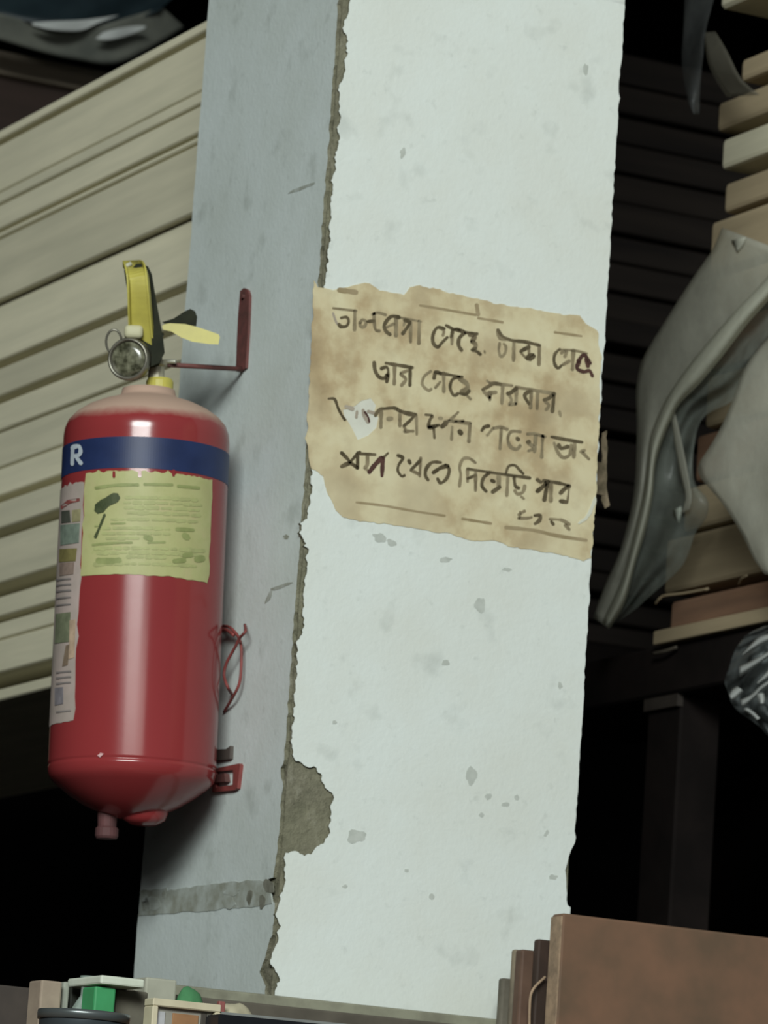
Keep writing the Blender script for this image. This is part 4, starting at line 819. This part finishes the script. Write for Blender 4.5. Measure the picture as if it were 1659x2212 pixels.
# white slab lying over the cartons
wa = on_y(216, 2106, -.175); wb = on_y(312, 2106, -.175); wc_ = on_y(216, 2129, -.175)
zt_ = max(on_y(206, 2130, -.17).z, on_y(253, 2136, -.145).z)
tag(obj('styrofoam_slab', box(wa.x, wb.x, -.178, -.10, zt_+.0002, wa.z, .002, seg=2), simple('white_foam', (.66, .70, .60, 1), (.56, .60, .50, 1), 30, .8), origin=(wa.x, -.17, zt_)), 'white foam slab lying on the green carton', 'foam slab')
wd_ = on_y(318, 2108, -.10); we = on_y(388, 2112, -.10)
stand(316, 384, 2110, -.09, .03, simple('offwhite_pack', (.42, .42, .34, 1), (.36, .36, .29, 1), 30, .8), 'off white packet between the foam slab and the green cloth', 'packet', 'packet')
# green cloth lump
gp = on_y(412, 2134, -.085)
def lump(c, sx, sy, sz, seed):
    bm = bmesh.new(); bmesh.ops.create_icosphere(bm, subdivisions=4, radius=1)
    for v in bm.verts:
        f = 1+.12*noise.noise(v.co*1.6+Vector((seed, 0, 0)))+.03*noise.noise(v.co*5); v.co = Vector((v.co.x*sx, v.co.y*sy, v.co.z*sz))*f+c
    return bm
gl = lump(Vector((gp.x, -.085, (gp.z+ZC)/2)), .017, .013, (gp.z-ZC)/2+.002, 9)
tag(obj('green_cloth', gl, simple('green_cloth', (.07, .24, .10, 1), (.05, .17, .07, 1), 40, .9), smooth=True, origin=(gp.x, -.085, ZC)), 'small green cloth bundle against the pillar foot', 'cloth')
# framed card
fa = on_y(322, 2156, -.20); fb_ = on_y(470, 2160, -.20); ft_ = on_y(322, 2173, -.20)
pf = empty('picture_frame', ((fa.x+fb_.x)/2, -.20, ZC), 'cream framed picture card with orange brown shape, bottom left', 'picture frame')
M_cr = simple('cream_frame', (.62, .56, .40, 1), (.54, .48, .34, 1), 30, .6)
obj('frame', box(fa.x, fb_.x, -.21, -.19, ft_.z, fa.z, .001), M_cr, pf)
obj('frame', box(fa.x, fa.x+.006, -.21, -.19, ZC, ft_.z, .001), M_cr, pf); obj('frame', box(fb_.x-.006, fb_.x, -.21, -.19, ZC, ft_.z, .001), M_cr, pf)
obj('card', box(fa.x+.006, fb_.x-.006, -.203, -.195, ZC, ft_.z), simple('grey_card', (.30, .29, .25, 1), (.24, .23, .2, 1), 30, .7), pf)
def dec(pxl, pxr_, pt, c, nm, y=-.2045):
    a = on_y(pxl, pt, y); b = on_y(pxr_, pt, y); obj(nm, box(a.x, b.x, y, -.2025, ZC, a.z, .0004), simple(nm+str(pxl), (*c, 1), None, 30, .6), pf)
dec(333, 340, 2186, (.05, .08, .20), 'blue_print'); dec(341, 358, 2184, (.50, .50, .52), 'white_print'); dec(374, 430, 2188, (.36, .19, .09), 'brown_print'); dec(436, 448, 2188, (.07, .06, .05), 'dark_print')
# cream cloth mound and red sliver
mp_ = on_y(512, 2160, -.17)
tag(obj('cloth_bundle', lump(Vector((mp_.x, -.165, (mp_.z+ZC)/2-.004)), .024, .02, (mp_.z-ZC)/2+.002, 5), simple('cream_cloth', (.48, .44, .31, 1), (.38, .34, .24, 1), 25, .9), smooth=True, origin=(mp_.x, -.165, ZC)), 'cream cloth bundle behind the black box', 'cloth')
stand(474, 488, 2162, -.186, .006, simple('dull_red', (.30, .10, .09, 1)), 'thin dull red card beside the cream frame', 'card', 'card', .001)
# black flat box, tilted slightly
ba = on_y(470, 2187, -.23); bb = on_y(760, 2216, -.23)
def tilted(pxl, pyl, pxr_, pyr, y, th, zb):
    a = on_y(pxl, pyl, y); b = on_y(pxr_, pyr, y); bm = bmesh.new()
    v = [bm.verts.new(c) for c in ((a.x, y, zb), (b.x, y, zb), (b.x, y, b.z), (a.x, y, a.z), (a.x, y+th, zb), (b.x, y+th, zb), (b.x, y+th, b.z), (a.x, y+th, a.z))]
    for f in ((0, 1, 2, 3), (7, 6, 5, 4), (0, 4, 5, 1), (1, 5, 6, 2), (2, 6, 7, 3), (3, 7, 4, 0)): bm.faces.new([v[i] for i in f])
    bmesh.ops.bevel(bm, geom=list(bm.edges), offset=.0015, segments=2, affect='EDGES'); return fixn(bm)
bx = empty('black_box', ((ba.x+bb.x)/2, -.22, ZC), 'flat black box with a thin grey rim at the bottom edge', 'box')
obj('body', tilted(474, 2190, 860, 2228, -.236, .03, ZC), simple('black_plastic', (.012, .013, .016, 1), None, 20, .35), bx)
obj('rim', tilted(468, 2184, 900, 2226, -.208, .012, ZC), simple('grey_rim', (.24, .25, .24, 1), None, 20, .4), bx)
# dark lidded can
ca = on_y(182, 2187, -.30); rr_ = (on_y(280, 2187, -.30).x-on_y(86, 2187, -.30).x)/2*.95
can = empty('paint_can', (ca.x, -.30+.0, ZC), 'round dark blue grey can at the bottom left, in front', 'can')
cz = ca.z
obj('can_body', lathe([(0, ZC), (rr_*.96, ZC), (rr_*.96, cz-.006)], 48, M=T(ca.x, -.30, 0)), simple('blue_grey_can', (.07, .085, .095, 1), (.045, .055, .062, 1), 12, .35, .3), can, smooth=True)
obj('rim', lathe([(rr_*.94, cz-.008), (rr_, cz-.008), (rr_*1.01, cz-.003), (rr_, cz), (rr_*.94, cz), (rr_*.92, cz-.004), (0, cz-.004)], 48, M=T(ca.x, -.30, 0)), simple('can_rim', (.16, .18, .18, 1), None, 12, .3, .6), can, smooth=True)
